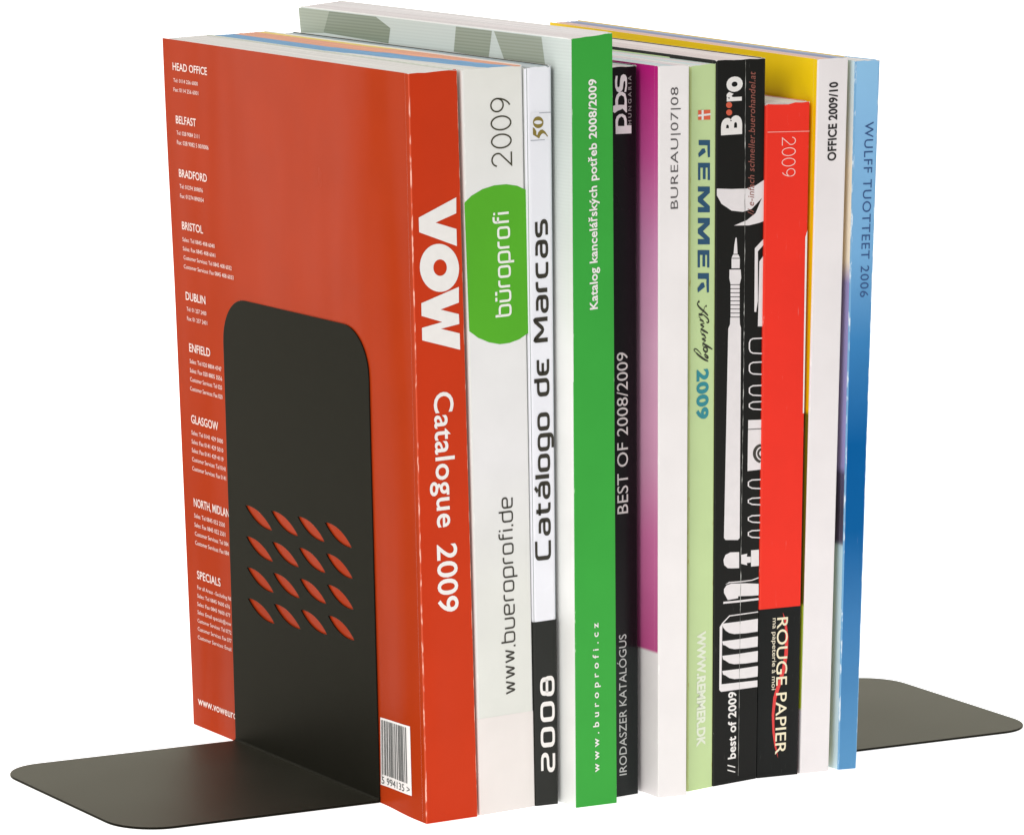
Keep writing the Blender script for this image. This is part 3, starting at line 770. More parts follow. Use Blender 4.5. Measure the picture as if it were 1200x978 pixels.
# ------------------------------------------------------------------ books
def sheet(n, outer, inner, rows=28, torn=None, mid=None):
    """a folded sheet standing upright: outer and inner lines (a, b), with closed rims"""
    V, F, ids = [], [], []
    m = len(outer)
    tops = [0.0] * m
    if torn:
        tops = [torn(i) for i in range(m)]
    for path in (outer, inner):
        for j in range(rows + 1):
            t = j / rows
            for i, (a, b) in enumerate(path):
                tt = t
                if j == rows:
                    tt = t - tops[i]
                if j == 0:
                    tt = t
                V.append(P(n, a, b, tt))
    W = (rows + 1) * m
    for j in range(rows):
        for i in range(m - 1):
            q = j * m + i
            F.append((q, q + 1, q + m + 1, q + m))
            ids.append(mid[i] if mid else 0)
            F.append((W + q + 1, W + q, W + q + m, W + q + m + 1))
            ids.append(0)
    for i in range(m - 1):
        q = rows * m + i
        F.append((q, q + 1, W + q + 1, W + q))
        F.append((i + 1, i, W + i, W + i + 1))
        ids += [2, 2]
    for j in range(rows):
        for q in (j * m, j * m + m - 1):
            f = (q + m, q, W + q, W + q + m) if q == j * m else (q, q + m, W + q + m, W + q)
            F.append(f)
            ids.append(2)
    return V, F, ids


MAT_RAW = ink('raw_paper_edge', (232, 228, 222), 0.7)


def make_book(n, label, spine_mat, cover_mat, page_mat, worn_mat, right_mat=None, torn=None, r=0.07, head=0.03, group='catalogues between the bookends'):
    xl, yl, xr, yr = BOOKS[n][:4]
    D = BOOKS[n][9]
    w = xr - xl
    root = thing('catalogue', label, 'catalogue', ((xl + xr) / 2, (yl + yr) / 2, 0), group)
    th = 0.035
    seg = 4
    outer = spine_path(w, r)
    inner = [(min(max(a, th), w - th), max(b, th)) for a, b in outer]
    mid = [0] * len(outer)
    mid[0] = mid[1] = 3                          # the printed cover runs up to the fold
    for i in range(len(outer) - 1):
        if 2 <= i < 2 + seg or len(outer) - 3 - seg <= i < len(outer) - 3:
            mid[i] = 1
    if torn is None:                             # heads of the spines are a little bumped, most at the corners
        dents = [abs(random.gauss(0, 0.0006)) + (0.0012 * random.random() if mid[i] == 1 else 0) for i in range(len(outer))]
        torn = dents.__getitem__
    V, F, ids = sheet(n, outer, inner, torn=torn, mid=mid)
    parts = {'root': root}
    parts['spine'] = link_mesh('spine', V, F, [spine_mat, worn_mat, MAT_RAW, cover_mat], root, ids, smooth=False)
    for side in (0, 1):
        m = 44
        bs = [0.283 + (D - 0.283) * (i / (m - 1)) ** 1.7 for i in range(m)]
        if side == 0:
            o, q = [(0, b) for b in bs][::-1], [(th, b) for b in bs][::-1]
        else:
            o, q = [(w, b) for b in bs], [(w - th, b) for b in bs]
        V, F, ids = sheet(n, o, q)
        ids = [0 if i == 0 else 2 for i in ids]
        parts['cover%d' % side] = link_mesh('cover', V, F, [cover_mat if side == 0 else (right_mat or spine_mat), worn_mat, MAT_RAW], root, ids, smooth=False)
    # page block: leaves slightly uneven at the head
    na, nb, nz = max(10, int(w * 22)), 24, 10
    g = th + 0.004
    V, F, U = [], [], []
    jit = [random.uniform(-0.010, 0.012) for _ in range(na + 1)]
    h = BOOKS[n][7]

    def col(i, k):
        a = g + (w - 2 * g) * i / na
        b = g + (D - g - 0.03) * k / nb
        return a, b
    top = 1 - head / h
    for i in range(na + 1):
        for k in range(nb + 1):
            a, b = col(i, k)
            V.append(P(n, a, b, top + jit[i] / h))
            U.append((i / na, k / nb))
    for i in range(na):
        for k in range(nb):
            q = i * (nb + 1) + k
            F.append((q, q + nb + 1, q + nb + 2, q + 1))
    # sides, fore-edge and tail
    ring = [(i, 0) for i in range(na)] + [(na, k) for k in range(nb)] + [(i, nb) for i in range(na, 0, -1)] + [(0, k) for k in range(nb, 0, -1)]
    base = len(V)
    for j in range(nz + 1):
        for i, k in ring:
            a, b = col(i, k)
            t = 0.0008 + (top + jit[i] / h - 0.0008) * j / nz
            V.append(P(n, a, b, t))
            U.append((i / na, k / nb))
    R_ = len(ring)
    for j in range(nz):
        for i in range(R_):
            q, q2 = base + j * R_ + i, base + j * R_ + (i + 1) % R_
            F.append((q, q2, q2 + R_, q + R_))
    F.append(tuple(base + i for i in range(R_ - 1, -1, -1)))
    parts['page_block'] = link_mesh('page_block', V, F, page_mat, root, uvs=U)
    return parts


def cover_patch(part, n, quad_pts, mat, parent, lift, div=(10, 4)):
    """printed field on a left cover: four corners (b, t)"""
    V, F = [], []
    nu, nv = div
    (b0, t0), (b1, t1), (b2, t2), (b3, t3) = quad_pts
    for i in range(nu + 1):
        for j in range(nv + 1):
            p, q = i / nu, j / nv
            b = (b0 * (1 - p) + b1 * p) * (1 - q) + (b3 * (1 - p) + b2 * p) * q
            t = (t0 * (1 - p) + t1 * p) * (1 - q) + (t3 * (1 - p) + t2 * p) * q
            V.append(P(n, -lift, b, t))
    for i in range(nu):
        for j in range(nv):
            k = i * (nv + 1) + j
            F.append((k, k + 1, k + nv + 2, k + nv + 1))
    return V, F


# ------------------------------------------------------------------ table
def build_table():
    m, nt, b = new_mat('white_tabletop_added_glow')  # plain white tabletop with an added glow that washes out contact shadows
    tc = node(nt, 'ShaderNodeTexCoord')
    n = node(nt, 'ShaderNodeTexNoise')
    n.inputs['Scale'].default_value = 30
    nt.links.new(tc.outputs['Object'], n.inputs['Vector'])
    mr = node(nt, 'ShaderNodeMapRange')
    mr.inputs[3].default_value, mr.inputs[4].default_value = 0.88, 0.92
    nt.links.new(n.outputs[0], mr.inputs[0])
    nt.links.new(mr.outputs[0], b.inputs['Base Color'])
    b.inputs['Roughness'].default_value = 0.6
    b.inputs['Specular IOR Level'].default_value = 0.2
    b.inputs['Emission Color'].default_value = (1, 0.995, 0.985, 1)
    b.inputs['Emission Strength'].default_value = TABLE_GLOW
    prof = [(-45, -4.0), (-45.6, -2.0), (-45, -0.4), (-44, 0.0), (0, 0.0), (60, 0.0), (180, 0.0)]
    for i in range(1, 13):
        a = math.pi / 2 * i / 12
        prof.append((180 + 70 * math.sin(a), 70 - 70 * math.cos(a)))
    prof.append((250, 330))
    V, F = [], []
    for x in (-900, 1300):
        V += [(x, y, z) for y, z in prof]
    k = len(prof)
    for i in range(k - 1):
        F.append((i, k + i, k + i + 1, i + 1))
    o = link_mesh('tabletop', V, F, m, None, smooth=True)
    o['kind'] = 'structure'
    return o


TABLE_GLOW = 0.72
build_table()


# ------------------------------------------------------------------ bookends
def black_steel():
    m, nt, b = new_mat('black_powder_coated_steel')
    L = nt.links
    tc = node(nt, 'ShaderNodeTexCoord')
    n = node(nt, 'ShaderNodeTexNoise')
    n.inputs['Scale'].default_value = 1600
    n.inputs['Detail'].default_value = 2
    L.new(tc.outputs['Object'], n.inputs['Vector'])
    bp = node(nt, 'ShaderNodeBump')
    bp.inputs['Strength'].default_value = 0.10
    bp.inputs['Distance'].default_value = 0.0003
    L.new(n.outputs[0], bp.inputs['Height'])
    L.new(bp.outputs[0], b.inputs['Normal'])
    n2 = node(nt, 'ShaderNodeTexNoise')
    n2.inputs['Scale'].default_value = 22
    n2.inputs['Detail'].default_value = 5
    L.new(tc.outputs['Object'], n2.inputs['Vector'])
    mr = node(nt, 'ShaderNodeMapRange')
    mr.inputs[3].default_value, mr.inputs[4].default_value = 0.36, 0.50
    L.new(n2.outputs[0], mr.inputs[0])
    L.new(mr.outputs[0], b.inputs['Roughness'])
    b.inputs['Base Color'].default_value = (0.0105, 0.0099, 0.0072, 1)
    b.inputs['Specular IOR Level'].default_value = 0.0
    gl = node(nt, 'ShaderNodeBsdfGlossy')
    gl.inputs['Color'].default_value = (1.0, 0.965, 0.80, 1)
    L.new(mr.outputs[0], gl.inputs['Roughness'])
    L.new(bp.outputs[0], gl.inputs['Normal'])
    fr = node(nt, 'ShaderNodeFresnel')
    fr.inputs['IOR'].default_value = 1.10
    mx = node(nt, 'ShaderNodeMixShader')
    L.new(fr.outputs[0], mx.inputs[0])
    L.new(b.outputs[0], mx.inputs[1])
    L.new(gl.outputs[0], mx.inputs[2])
    L.new(mx.outputs[0], nt.nodes['Material Output'].inputs['Surface'])
    return m


STEEL = black_steel()


def make_bookend(n, label, holes):
    r_, f_, ef, er, kx, ky = BOOKENDS[n]
    root = thing('bookend', label, 'bookend', ((r_[0] + f_[0]) / 2, (r_[1] + f_[1]) / 2, 0), 'pair of black steel bookends')
    H = 19.2
    FT = 0.095
    width = math.dist(r_, f_)
    sgn = 1 if n == 'left' else -1          # the body of the upright lies towards the books

    def loop_round(w, h, rad, both_low=False):
        pts = [(0, 0.10)] + [(w, 0.10)]
        pts += [(w - rad + rad * math.cos(a), h - rad + rad * math.sin(a)) for a in [math.pi / 2 * i / 10 for i in range(11)]]
        pts += [(rad + rad * math.cos(a), h - rad + rad * math.sin(a)) for a in [math.pi / 2 + math.pi / 2 * i / 10 for i in range(11)]]
        return pts

    def lens(c0, c1, half):
        d = (c1[0] - c0[0], c1[1] - c0[1])
        l = math.hypot(*d)
        nx, ny = -d[1] / l, d[0] / l
        out = []
        for sg, order in ((1, range(0, 12)), (-1, range(12, 0, -1))):
            for i in order:
                t = i / 12
                k = half * (math.sin(math.pi * t) ** 0.8) * sg
                out.append((c0[0] + d[0] * t + nx * k, c0[1] + d[1] * t + ny * k))
        return out

    loops = [loop_round(width, H, 1.95)]
    if holes:
        for i in range(4):
            for j in range(4):
                ends = []
                for e in (0, 1):
                    p = i / 3
                    q = j / 3
                    c = HOLE_CORNERS
                    s = (c[0][e][0] * (1 - q) + c[1][e][0] * q) * (1 - p) + (c[2][e][0] * (1 - q) + c[3][e][0] * q) * p
                    z = (c[0][e][1] * (1 - q) + c[1][e][1] * q) * (1 - p) + (c[2][e][1] * (1 - q) + c[3][e][1] * q) * p
                    ends.append((s * width, z))
                loops.append(lens(ends[0], ends[1], 0.25))

    def solid(part, loops, place, bevel, TH):
        """plate with rounded rims from 2D outlines; place(x, y, d): d = depth below the outer face"""
        c = bpy.data.curves.new('plate', 'CURVE')
        c.dimensions = '2D'
        c.fill_mode = 'BOTH'
        c.extrude = TH / 2 - bevel
        c.bevel_depth = bevel
        c.bevel_resolution = 2
        c.offset = -bevel
        for lp in loops:
            s = c.splines.new('POLY')
            s.points.add(len(lp) - 1)
            for p, q in zip(s.points, lp):
                p.co = (q[0], q[1], 0, 1)
            s.use_cyclic_u = True
        o = bpy.data.objects.new('plate', c)
        COL.objects.link(o)
        me = bpy.data.meshes.new_from_object(o.evaluated_get(bpy.context.evaluated_depsgraph_get()))
        V = [place(v.co.x, v.co.y, TH / 2 - v.co.z) for v in me.vertices]
        F = [tuple(p.vertices) for p in me.polygons]
        bpy.data.objects.remove(o)
        bpy.data.curves.remove(c)
        bpy.data.meshes.remove(me)
        ob = link_mesh(part, V, F, STEEL, root)
        bm = bmesh.new()
        bm.from_mesh(ob.data)
        bmesh.ops.remove_doubles(bm, verts=bm.verts, dist=1e-6)
        bmesh.ops.recalc_face_normals(bm, faces=bm.faces)
        bm.to_mesh(ob.data)
        bm.free()
        return ob

    def up_place(x, y, d):
        p = plate_point(n, x / width, y)
        return (p[0] + sgn * d, p[1], p[2])
    solid('upright_plate', loops, up_place, 0.014, 0.05)

    L = (math.dist(f_, ef) + math.dist(r_, er)) / 2
    rad = 2.0
    foot = [(0, 0), (width, 0)]
    foot += [(width - rad + rad * math.cos(a), L - rad + rad * math.sin(a)) for a in [math.pi / 2 * i / 12 for i in range(13)]]
    foot += [(rad + rad * math.cos(a), L - rad + rad * math.sin(a)) for a in [math.pi / 2 + math.pi / 2 * i / 12 for i in range(13)]]

    def foot_place(x, y, d):
        q = foot_point(n, x / width, y / L)
        return (q[0], q[1], FT + 0.004 - d)
    fo = solid('foot_plate', [foot], foot_place, 0.03, FT)
    # the rounded bend between foot and upright
    V, F = [], []
    k = 8
    rb = 0.14
    for s in (0.0, 1.0):
        ax, ay = foot_point(n, s, 0)
        for i in range(k + 1):
            a = math.pi / 2 * i / k
            V.append((ax - sgn * (rb - rb * math.sin(a)) + sgn * 0.003, ay, FT + rb - rb * math.cos(a) + 0.003))
        V.append((ax + sgn * 0.045, ay, FT + rb))
        V.append((ax + sgn * 0.045, ay, 0.01))
        V.append((ax - sgn * rb, ay, 0.05))
    m = k + 4
    for i in range(m):
        j = (i + 1) % m
        F.append((i, j, m + j, m + i))
    F.append(tuple(range(m - 1, -1, -1)))
    F.append(tuple(range(m, 2 * m)))
    be = link_mesh('bend', V, F, STEEL, root)
    bm = bmesh.new()
    bm.from_mesh(be.data)
    bmesh.ops.recalc_face_normals(bm, faces=bm.faces)
    bm.to_mesh(be.data)
    bm.free()
    return root


make_bookend('left', 'black steel bookend with slanted oval cut-outs, its foot reaching out left of the orange book', True)
make_bookend('right', 'black steel bookend right of the blue book, only its flat foot plate in view', False)

# ------------------------------------------------------------------ the catalogues
TB, PR = TEXT_BOXES, PRINT
WHITE_INK = ink('white_ink', (240, 236, 232))
BLACK_INK = ink('black_ink', (52, 48, 38))
G = 0.95

# 1 thick orange catalogue
ORANGE = (200, 58, 24)
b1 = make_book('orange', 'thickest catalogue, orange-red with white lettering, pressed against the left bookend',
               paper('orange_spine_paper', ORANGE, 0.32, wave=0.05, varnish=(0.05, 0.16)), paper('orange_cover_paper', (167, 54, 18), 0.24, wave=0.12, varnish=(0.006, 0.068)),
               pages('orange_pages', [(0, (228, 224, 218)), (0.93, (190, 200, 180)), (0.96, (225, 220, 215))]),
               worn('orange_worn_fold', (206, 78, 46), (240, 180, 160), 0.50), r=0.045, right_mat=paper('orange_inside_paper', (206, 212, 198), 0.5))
s = b1['spine']
shapes_on_spine('title_lettering', 'orange', [[PR['vow_v']], [PR['vow_o'], PR['vow_oi']], [PR['vow_w']]], WHITE_INK, s)
letter_spine('subtitle_lettering', 'orange', font_shape('Catalogue', 0.012, spacing=1.05), TB['vow_title'], 'down', WHITE_INK, s)
letter_spine('year_lettering', 'orange', font_shape('2009', 0.012, spacing=1.0), TB['vow_year'], 'down', WHITE_INK, s)
# printed addresses on the cover
V, F = [], []
address_ink = ink('address_ink', (238, 214, 204))
for text, p0, p1, t0, t1 in ADDRESSES:
    caps = text.isupper() or text.startswith('www')
    v, f = font_shape(text, 0.010 if caps else 0.0, res=2 if not caps else 3)
    x0, x1, y0, y1 = bbox(v)
    hh = 0.73                                   # capital height of the built-in lettering
    if caps and V:                              # each branch is printed as a block of its own
        link_mesh('address_lettering', V, F, address_ink, b1['cover0'])
        V, F = [], []
    k = len(V)
    for x, y in v:
        a, q = (x - x0) / (x1 - x0), y / hh
        V.append(P('orange', -0.02, p0 + (p1 - p0) * a, t0 + (t1 - t0) * q))
    F += [tuple(i + k for i in g) for g in f]
link_mesh('web_address_lettering', V, F, address_ink, b1['cover0'])
# barcode sticker
V, F = cover_patch('barcode', 'orange', BARCODE, None, None, 0.014, (24, 12))
ids = [0] * len(F)
rnd = random.Random(3)
u = 0.03
while u < 0.86:
    wd = rnd.choice([0.012, 0.012, 0.022, 0.03])
    (c0, d0), (c1, d1), (c2, d2), (c3, d3) = BARCODE

    def bp_(p, q):
        bb_ = (c0 * (1 - p) + c1 * p) * (1 - q) + (c3 * (1 - p) + c2 * p) * q
        tt_ = (d0 * (1 - p) + d1 * p) * (1 - q) + (d3 * (1 - p) + d2 * p) * q
        return P('orange', -0.026, bb_, tt_)
    k = len(V)
    long_ = 0.86 if u > 0.05 else 0.90
    for q in range(9):
        z_ = 0.03 + (long_ - 0.05) * q / 8
        V += [bp_(u, z_), bp_(u + wd, z_)]
    for q in range(8):
        F.append((k + 2 * q, k + 2 * q + 2, k + 2 * q + 3, k + 2 * q + 1))
        ids.append(1)
    u += wd + rnd.choice([0.012, 0.014, 0.022, 0.03])
v, f = font_shape("5 994135 >", 0.0, spacing=1.0)
x0, x1, y0, y1 = bbox(v)
k = len(V)
for x, y in v:
    V.append(bp_(0.03 + 0.92 * (x - x0) / (x1 - x0), 0.975 - 0.105 * (y - y0) / (y1 - y0)))
F += [tuple(i + k for i in g) for g in f]
ids += [1] * len(f)
link_mesh('barcode', V, F, [WHITE_INK, ink('barcode_ink', (62, 66, 66))], b1['cover0'], ids)

# 2 white catalogue with a green panel
b2 = make_book('buro', 'white catalogue with a bright green patch on its spine, beside the thick orange one',
               paper('white_spine_paper', None, 0.35, scuff=0, wave=0.04, ramp=[(0.0, (226, 227, 219)), (0.30, (228, 228, 222)), (0.48, (235, 233, 233)), (0.8, (236, 235, 233)), (1.0, (234, 233, 226))], ramp_h=0.297), paper('white_cover_paper', (228, 228, 224), 0.35, scuff=0),
               pages('white_striped_pages', [(0, (226, 224, 216)), (0.03, (122, 168, 206)), (0.43, (232, 168, 138)), (0.84, (238, 214, 120)), (0.97, (226, 224, 216))], wedge=0.42),
               worn('white_fold', (232, 232, 228), (245, 245, 240), 0.6), r=0.10)
s = b2['spine']
shapes_on_spine('green_patch', 'buro', [[PR['buro_patch']]], paper('green_patch_ink', (88, 176, 42), 0.35, scuff=0, wave=0.03), s, 0.006)
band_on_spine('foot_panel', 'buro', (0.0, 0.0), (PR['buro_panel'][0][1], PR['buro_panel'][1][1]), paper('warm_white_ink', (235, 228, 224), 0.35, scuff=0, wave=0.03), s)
letter_spine('year_lettering', 'buro', stroke_shape('2009', ROUND, 0.05, 0.0), TB['buro_year'], 'up', ink('olive_black_ink', (58, 54, 30)), s)
letter_spine('name_lettering', 'buro', stroke_shape('büroprofi', TECH, 0.095, 0.26), TB['buro_name'], 'up', ink('white_name_ink', (244, 244, 236)), s)
letter_spine('web_address_lettering', 'buro', stroke_shape('www.bueroprofi.de', TECH, 0.075, 0.26), TB['buro_web'], 'up', BLACK_INK, s)

# 3 slim silver-white catalogue
b3 = make_book('cat', 'slim silver-white catalogue with black foot panel and black lettering up its spine',
               paper('silver_spine_paper', (236, 236, 242), 0.28, scuff=0, wave=0.03), paper('silver_cover_paper', (205, 208, 206), 0.3, scuff=0),
               pages('silver_pages', [(0, (170, 176, 176)), (0.25, (196, 204, 206)), (0.8, (168, 180, 184))]),
               worn('silver_fold', (234, 234, 240), (238, 238, 242), 0.6, rough=0.3), right_mat=paper('dark_back_paper', (62, 62, 50), 0.4), r=0.16)
s = b3['spine']
band_on_spine('foot_panel', 'cat', (0.0, 0.0), (PR['cat_panel'][0][1], PR['cat_panel'][1][1]), paper('black_panel_ink', (42, 43, 40), 0.28, scuff=0), s)
letter_spine('title_lettering', 'cat', stroke_shape('Catálogo dε Marcas', TECH, 0.125, 0.30, spacing=1.04), TB['cat_title'], 'up', ink('title_black_ink', (44, 40, 28)), s, 0.016)
letter_spine('year_lettering', 'cat', stroke_shape('2008', TECH, 0.145, 0.36, spacing=1.12), TB['cat_year'], 'up', WHITE_INK, s, 0.018)
shapes_on_spine('emblem_box', 'cat', [[PR['cat_box']]], ink('emblem_box_ink', (233, 233, 238)), s, 0.010)
shapes_on_spine('emblem', 'cat', [[PR['cat_5']], [PR['cat_0'], PR['cat_0i']]], ink('gold_ink', (134, 116, 44)), s, 0.018)
shapes_on_spine('emblem_lines', 'cat', [[PR['cat_line1']], [PR['cat_line2']]], ink('grey_line_ink', (170, 172, 182)), s, 0.014)

# 4 tall green catalogue
green_cover = paper('pale_cover_paper', (244, 245, 242), 0.3, scuff=0, wave=0.05)
b4 = make_book('green', 'tallest catalogue, bright green spine with white lettering, pale cover facing left',
               paper('green_spine_paper', (58, 164, 62), 0.36, wave=0.04), green_cover,
               pages('green_pages', [(0, (232, 224, 222)), (0.5, (236, 230, 228))]),
               worn('green_fold', (60, 164, 64), (200, 225, 195), 0.64), r=0.035, right_mat=paper('green_back_paper', (226, 226, 222), 0.4))
s = b4['spine']
letter_spine('title_lettering', 'green', font_shape('Katalog kancelářských potřeb 2008/2009', 0.022, spacing=1.05), TB['green_title'], 'up', WHITE_INK, s)
letter_spine('web_address_lettering', 'green', font_shape('www.buroprofi.cz', 0.016, spacing=1.75), TB['green_web'], 'up', WHITE_INK, s)


def cover_shape(part, n, poly, mat, parent, lift):
    v, f = fill_loops([[(b, t * 30) for b, t in poly]])
    return link_mesh(part, [P(n, -lift, b, t / 30) for b, t in v], f, mat, parent)


# printed photograph on the pale cover: grey-green facade with fine louvre lines
V, F = cover_patch('facade_print', 'green', [(20.3, 0.56), (0.0, 0.56), (0.0, 0.9985), (20.3, 0.9985)], None, None, 0.006, (20, 4))
fac, nt, bsdf = new_mat('facade_print_ink')
tc = node(nt, 'ShaderNodeTexCoord')
wv = node(nt, 'ShaderNodeTexWave', wave_type='BANDS', bands_direction='Z', wave_profile='SIN')
wv.inputs['Scale'].default_value = 240
wv.inputs['Distortion'].default_value = 0
nt.links.new(tc.outputs['Object'], wv.inputs['Vector'])
bsdf.inputs['Roughness'].default_value = 0.32
sz = node(nt, 'ShaderNodeSeparateXYZ')
nt.links.new(tc.outputs['Object'], sz.inputs[0])
mr = node(nt, 'ShaderNodeMapRange', interpolation_type='SMOOTHSTEP')
mr.inputs[1].default_value, mr.inputs[2].default_value = 0.17, 0.285
nt.links.new(sz.outputs['Z'], mr.inputs[0])
nt.links.new(mix_rgb(nt, mr.outputs[0], lin((244, 245, 242)), mix_rgb(nt, wv.outputs[1], lin((204, 213, 208)), lin((209, 218, 213)))), bsdf.inputs['Base Color'])
bsdf.inputs['Specular IOR Level'].default_value = 0.16
fp = link_mesh('facade_print', V, F, fac, b4['cover0'])
for poly, c1, c2, part in ((GREEN_COVER_PRINT[2], (124, 136, 116), (138, 150, 130), 'facade_shade'), (GREEN_COVER_PRINT[3], (158, 168, 150), (168, 178, 160), 'facade_shade'),
                           (GREEN_COVER_PRINT[0], (138, 148, 130), (152, 162, 144), 'facade_shade'), (GREEN_COVER_PRINT[1], (146, 156, 138), (160, 168, 152), 'facade_shade')):
    m, nt, bsdf = new_mat('facade_shade_ink')
    tc = node(nt, 'ShaderNodeTexCoord')
    wv = node(nt, 'ShaderNodeTexWave', wave_type='BANDS', bands_direction='Z', wave_profile='SIN')
    wv.inputs['Scale'].default_value = 240
    nt.links.new(tc.outputs['Object'], wv.inputs['Vector'])
    bsdf.inputs['Roughness'].default_value = 0.32
    nt.links.new(mix_rgb(nt, wv.outputs[1], lin(c1), lin(c2)), bsdf.inputs['Base Color'])
    cover_shape(part, 'green', [(b, min(t, 0.9975)) for b, t in poly], m, b4['cover0'], 0.010)

# 5 black catalogue beside the green one
BLACK = (18, 16, 18)
b5 = make_book('pbs', 'glossy black catalogue with thin white lettering, set back right of the tall green one',
               paper('black_spine_paper', BLACK, 0.25, scuff=0, wave=0.05), paper('black_cover_paper', BLACK, 0.3),
               pages('pinkish_pages', [(0, (226, 212, 210)), (0.3, (232, 224, 222)), (0.6, (222, 200, 200)), (0.8, (206, 214, 210))]),
               worn('black_fold', (30, 28, 28), (120, 110, 105), 0.7), r=0.10)
s = b5['spine']
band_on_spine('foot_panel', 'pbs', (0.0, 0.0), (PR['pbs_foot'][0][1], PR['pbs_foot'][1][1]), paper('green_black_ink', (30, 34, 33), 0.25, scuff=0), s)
shapes_on_spine('emblem', 'pbs', [[PR['pbs_s']], [PR['pbs_b'], PR['pbs_bi']], [PR['pbs_p'], PR['pbs_pi']]], ink('emblem_white_ink', (232, 224, 226)), s)
letter_spine('emblem_lettering', 'pbs', font_shape('HUNGARIA', 0.0, spacing=1.5), TB['pbs_sub'], 'up', ink('grey_ink', (160, 155, 155)), s)
letter_spine('title_lettering', 'pbs', font_shape('BEST OF 2008/2009', 0.0), TB['pbs_best'], 'up', ink('pale_grey_ink', (214, 208, 206)), s)
letter_spine('foot_lettering', 'pbs', font_shape('IRODASZER KATALÓGUS', 0.0), TB['pbs_bottom'], 'up', ink('pale_grey_ink', (204, 204, 202)), s)

# 6 white catalogue with the magenta cover
mag = [(0.0, (238, 232, 232)), (PR['bureau_edge'], (238, 232, 232)), (PR['bureau_edge'] + 0.001, (196, 84, 142)), (0.36, (214, 120, 170)), (0.46, (224, 160, 194)), (0.62, (226, 172, 202)),
       (0.76, (218, 146, 190)), (0.88, (206, 86, 156)), (1.0, (186, 24, 122))]
b6 = make_book('bureau', 'white-spined catalogue whose cover runs from magenta to pink, thin grey lettering',
               paper('cream_spine_paper', (236, 231, 230), 0.38, scuff=0, wave=0.04), paper('magenta_cover_paper', None, 0.34, scuff=0, ramp=mag, ramp_h=0.2967, wave=0.05),
               pages('blue_white_pages', [(0, (216, 210, 210)), (0.15, (206, 216, 216)), (0.5, (198, 208, 212)), (0.75, (226, 214, 214))]),
               worn('cream_fold', (236, 231, 230), (248, 246, 244), 0.6), r=0.05)
letter_spine('title_lettering', 'bureau', font_shape('BUREAU|07|08', -0.004, spacing=1.06), TB['bureau_title'], 'up', ink('grey_title_ink', (84, 80, 80)), b6['spine'])

# 7 pale green catalogue
PALE = (200, 222, 162)
b7 = make_book('remmer', 'slim pale green catalogue with navy block letters and a tiny red and white flag',
               paper('pale_green_spine_paper', PALE, 0.4, scuff=0, wave=0.04), paper('pale_green_cover_paper', (178, 190, 120), 0.4),
               pages('pale_pages', [(0, (220, 222, 214)), (0.35, (206, 220, 222)), (0.55, (226, 216, 214)), (0.8, (200, 214, 206))]),
               worn('pale_green_fold', (190, 206, 140), (170, 160, 90), 0.6), r=0.08)
s = b7['spine']
shapes_on_spine('flag', 'remmer', [[PR['remmer_flag']]], ink('flag_red_ink', (232, 96, 60)), s, 0.010)
V, F = [], []
for (u0, u1, t0, t1), lf in zip(PR['remmer_cross'], (0.016, 0.018)):
    k = len(V)
    V += [spine_point('remmer', u, t, lf) for u, t in ((u0, t0), (u1, t0), (u1, t1), (u0, t1))]
    F.append((k, k + 1, k + 2, k + 3))
link_mesh('flag_cross', V, F, WHITE_INK, s)
shapes_on_spine('title_lettering', 'remmer', [[q] for q in PR['remmer_letters']], ink('navy_ink', (22, 78, 112)), s)
V, F = [], []
for st, thin, thick in PR['katalog']:
    w = BOOKS['remmer'][2] - BOOKS['remmer'][0]
    pts = [(a * w, t * 29.65) for a, t in st]
    fine = []
    for i in range(len(pts) - 1):               # Catmull-Rom through the pen points
        p0, p1, p2, p3 = pts[max(i - 1, 0)], pts[i], pts[i + 1], pts[min(i + 2, len(pts) - 1)]
        for k in range(5):
            t = k / 5
            fine.append(tuple(0.5 * (2 * p1[c] + (p2[c] - p0[c]) * t + (2 * p0[c] - 5 * p1[c] + 4 * p2[c] - p3[c]) * t * t + (3 * p1[c] - p0[c] - 3 * p2[c] + p3[c]) * t ** 3) for c in (0, 1)))
    fine.append(pts[-1])
    ws = [thin + (thick - thin) * math.sin(math.pi * min(1, max(0, i / (len(fine) - 1)))) ** 0.7 for i in range(len(fine))]
    v, f = ribbon(fine, ws)
    k = len(V)
    lift = 0.010 + 0.0006 * len(F) ** 0.3
    V += [spine_point('remmer', a / w, t / 29.65, lift) for a, t in v]
    F += [tuple(i + k for i in q) for q in f]
link_mesh('script_lettering', V, F, ink('dark_green_black_ink', (38, 44, 22)), s)
letter_spine('year_lettering', 'remmer', font_shape('2009', 0.045, spacing=1.12), TB['remmer_year'], 'down', ink('teal_ink', (34, 140, 150)), s)
letter_spine('web_address_lettering', 'remmer', font_shape('WWW.REMMER.DK', 0.04), TB['remmer_web'], 'down', ink('pale_white_ink', (232, 238, 216)), s)

# 8 black catalogue with white office drawings
b8 = make_book('bblack', 'black catalogue with white office tool drawings down its creased spine',
               paper('soot_spine_paper', (27, 27, 25), 0.42, spec=0.10, scuff=0.01, wave=0.04), paper('soot_cover_paper', (34, 34, 32), 0.4),
               pages('rose_pages', [(0, (226, 212, 208)), (0.5, (232, 220, 216))]),
               worn('soot_fold', (38, 38, 36), (190, 190, 185), 0.68), r=0.05)
s = b8['spine']
letter_spine('title_lettering', 'bblack', font_shape('B', 0.05), TB['bb_B'], 'up', WHITE_INK, s)
letter_spine('title_lettering', 'bblack', font_shape('r', 0.05), TB['bb_r'], 'up', WHITE_INK, s)
letter_spine('title_lettering', 'bblack', font_shape('o', 0.05), TB['bb_o'], 'up', WHITE_INK, s)
shapes_on_spine('title_dots', 'bblack', [[PR['bb_dot1']], [PR['bb_dot2']]], ink('orange_dot_ink', (216, 92, 62)), s)
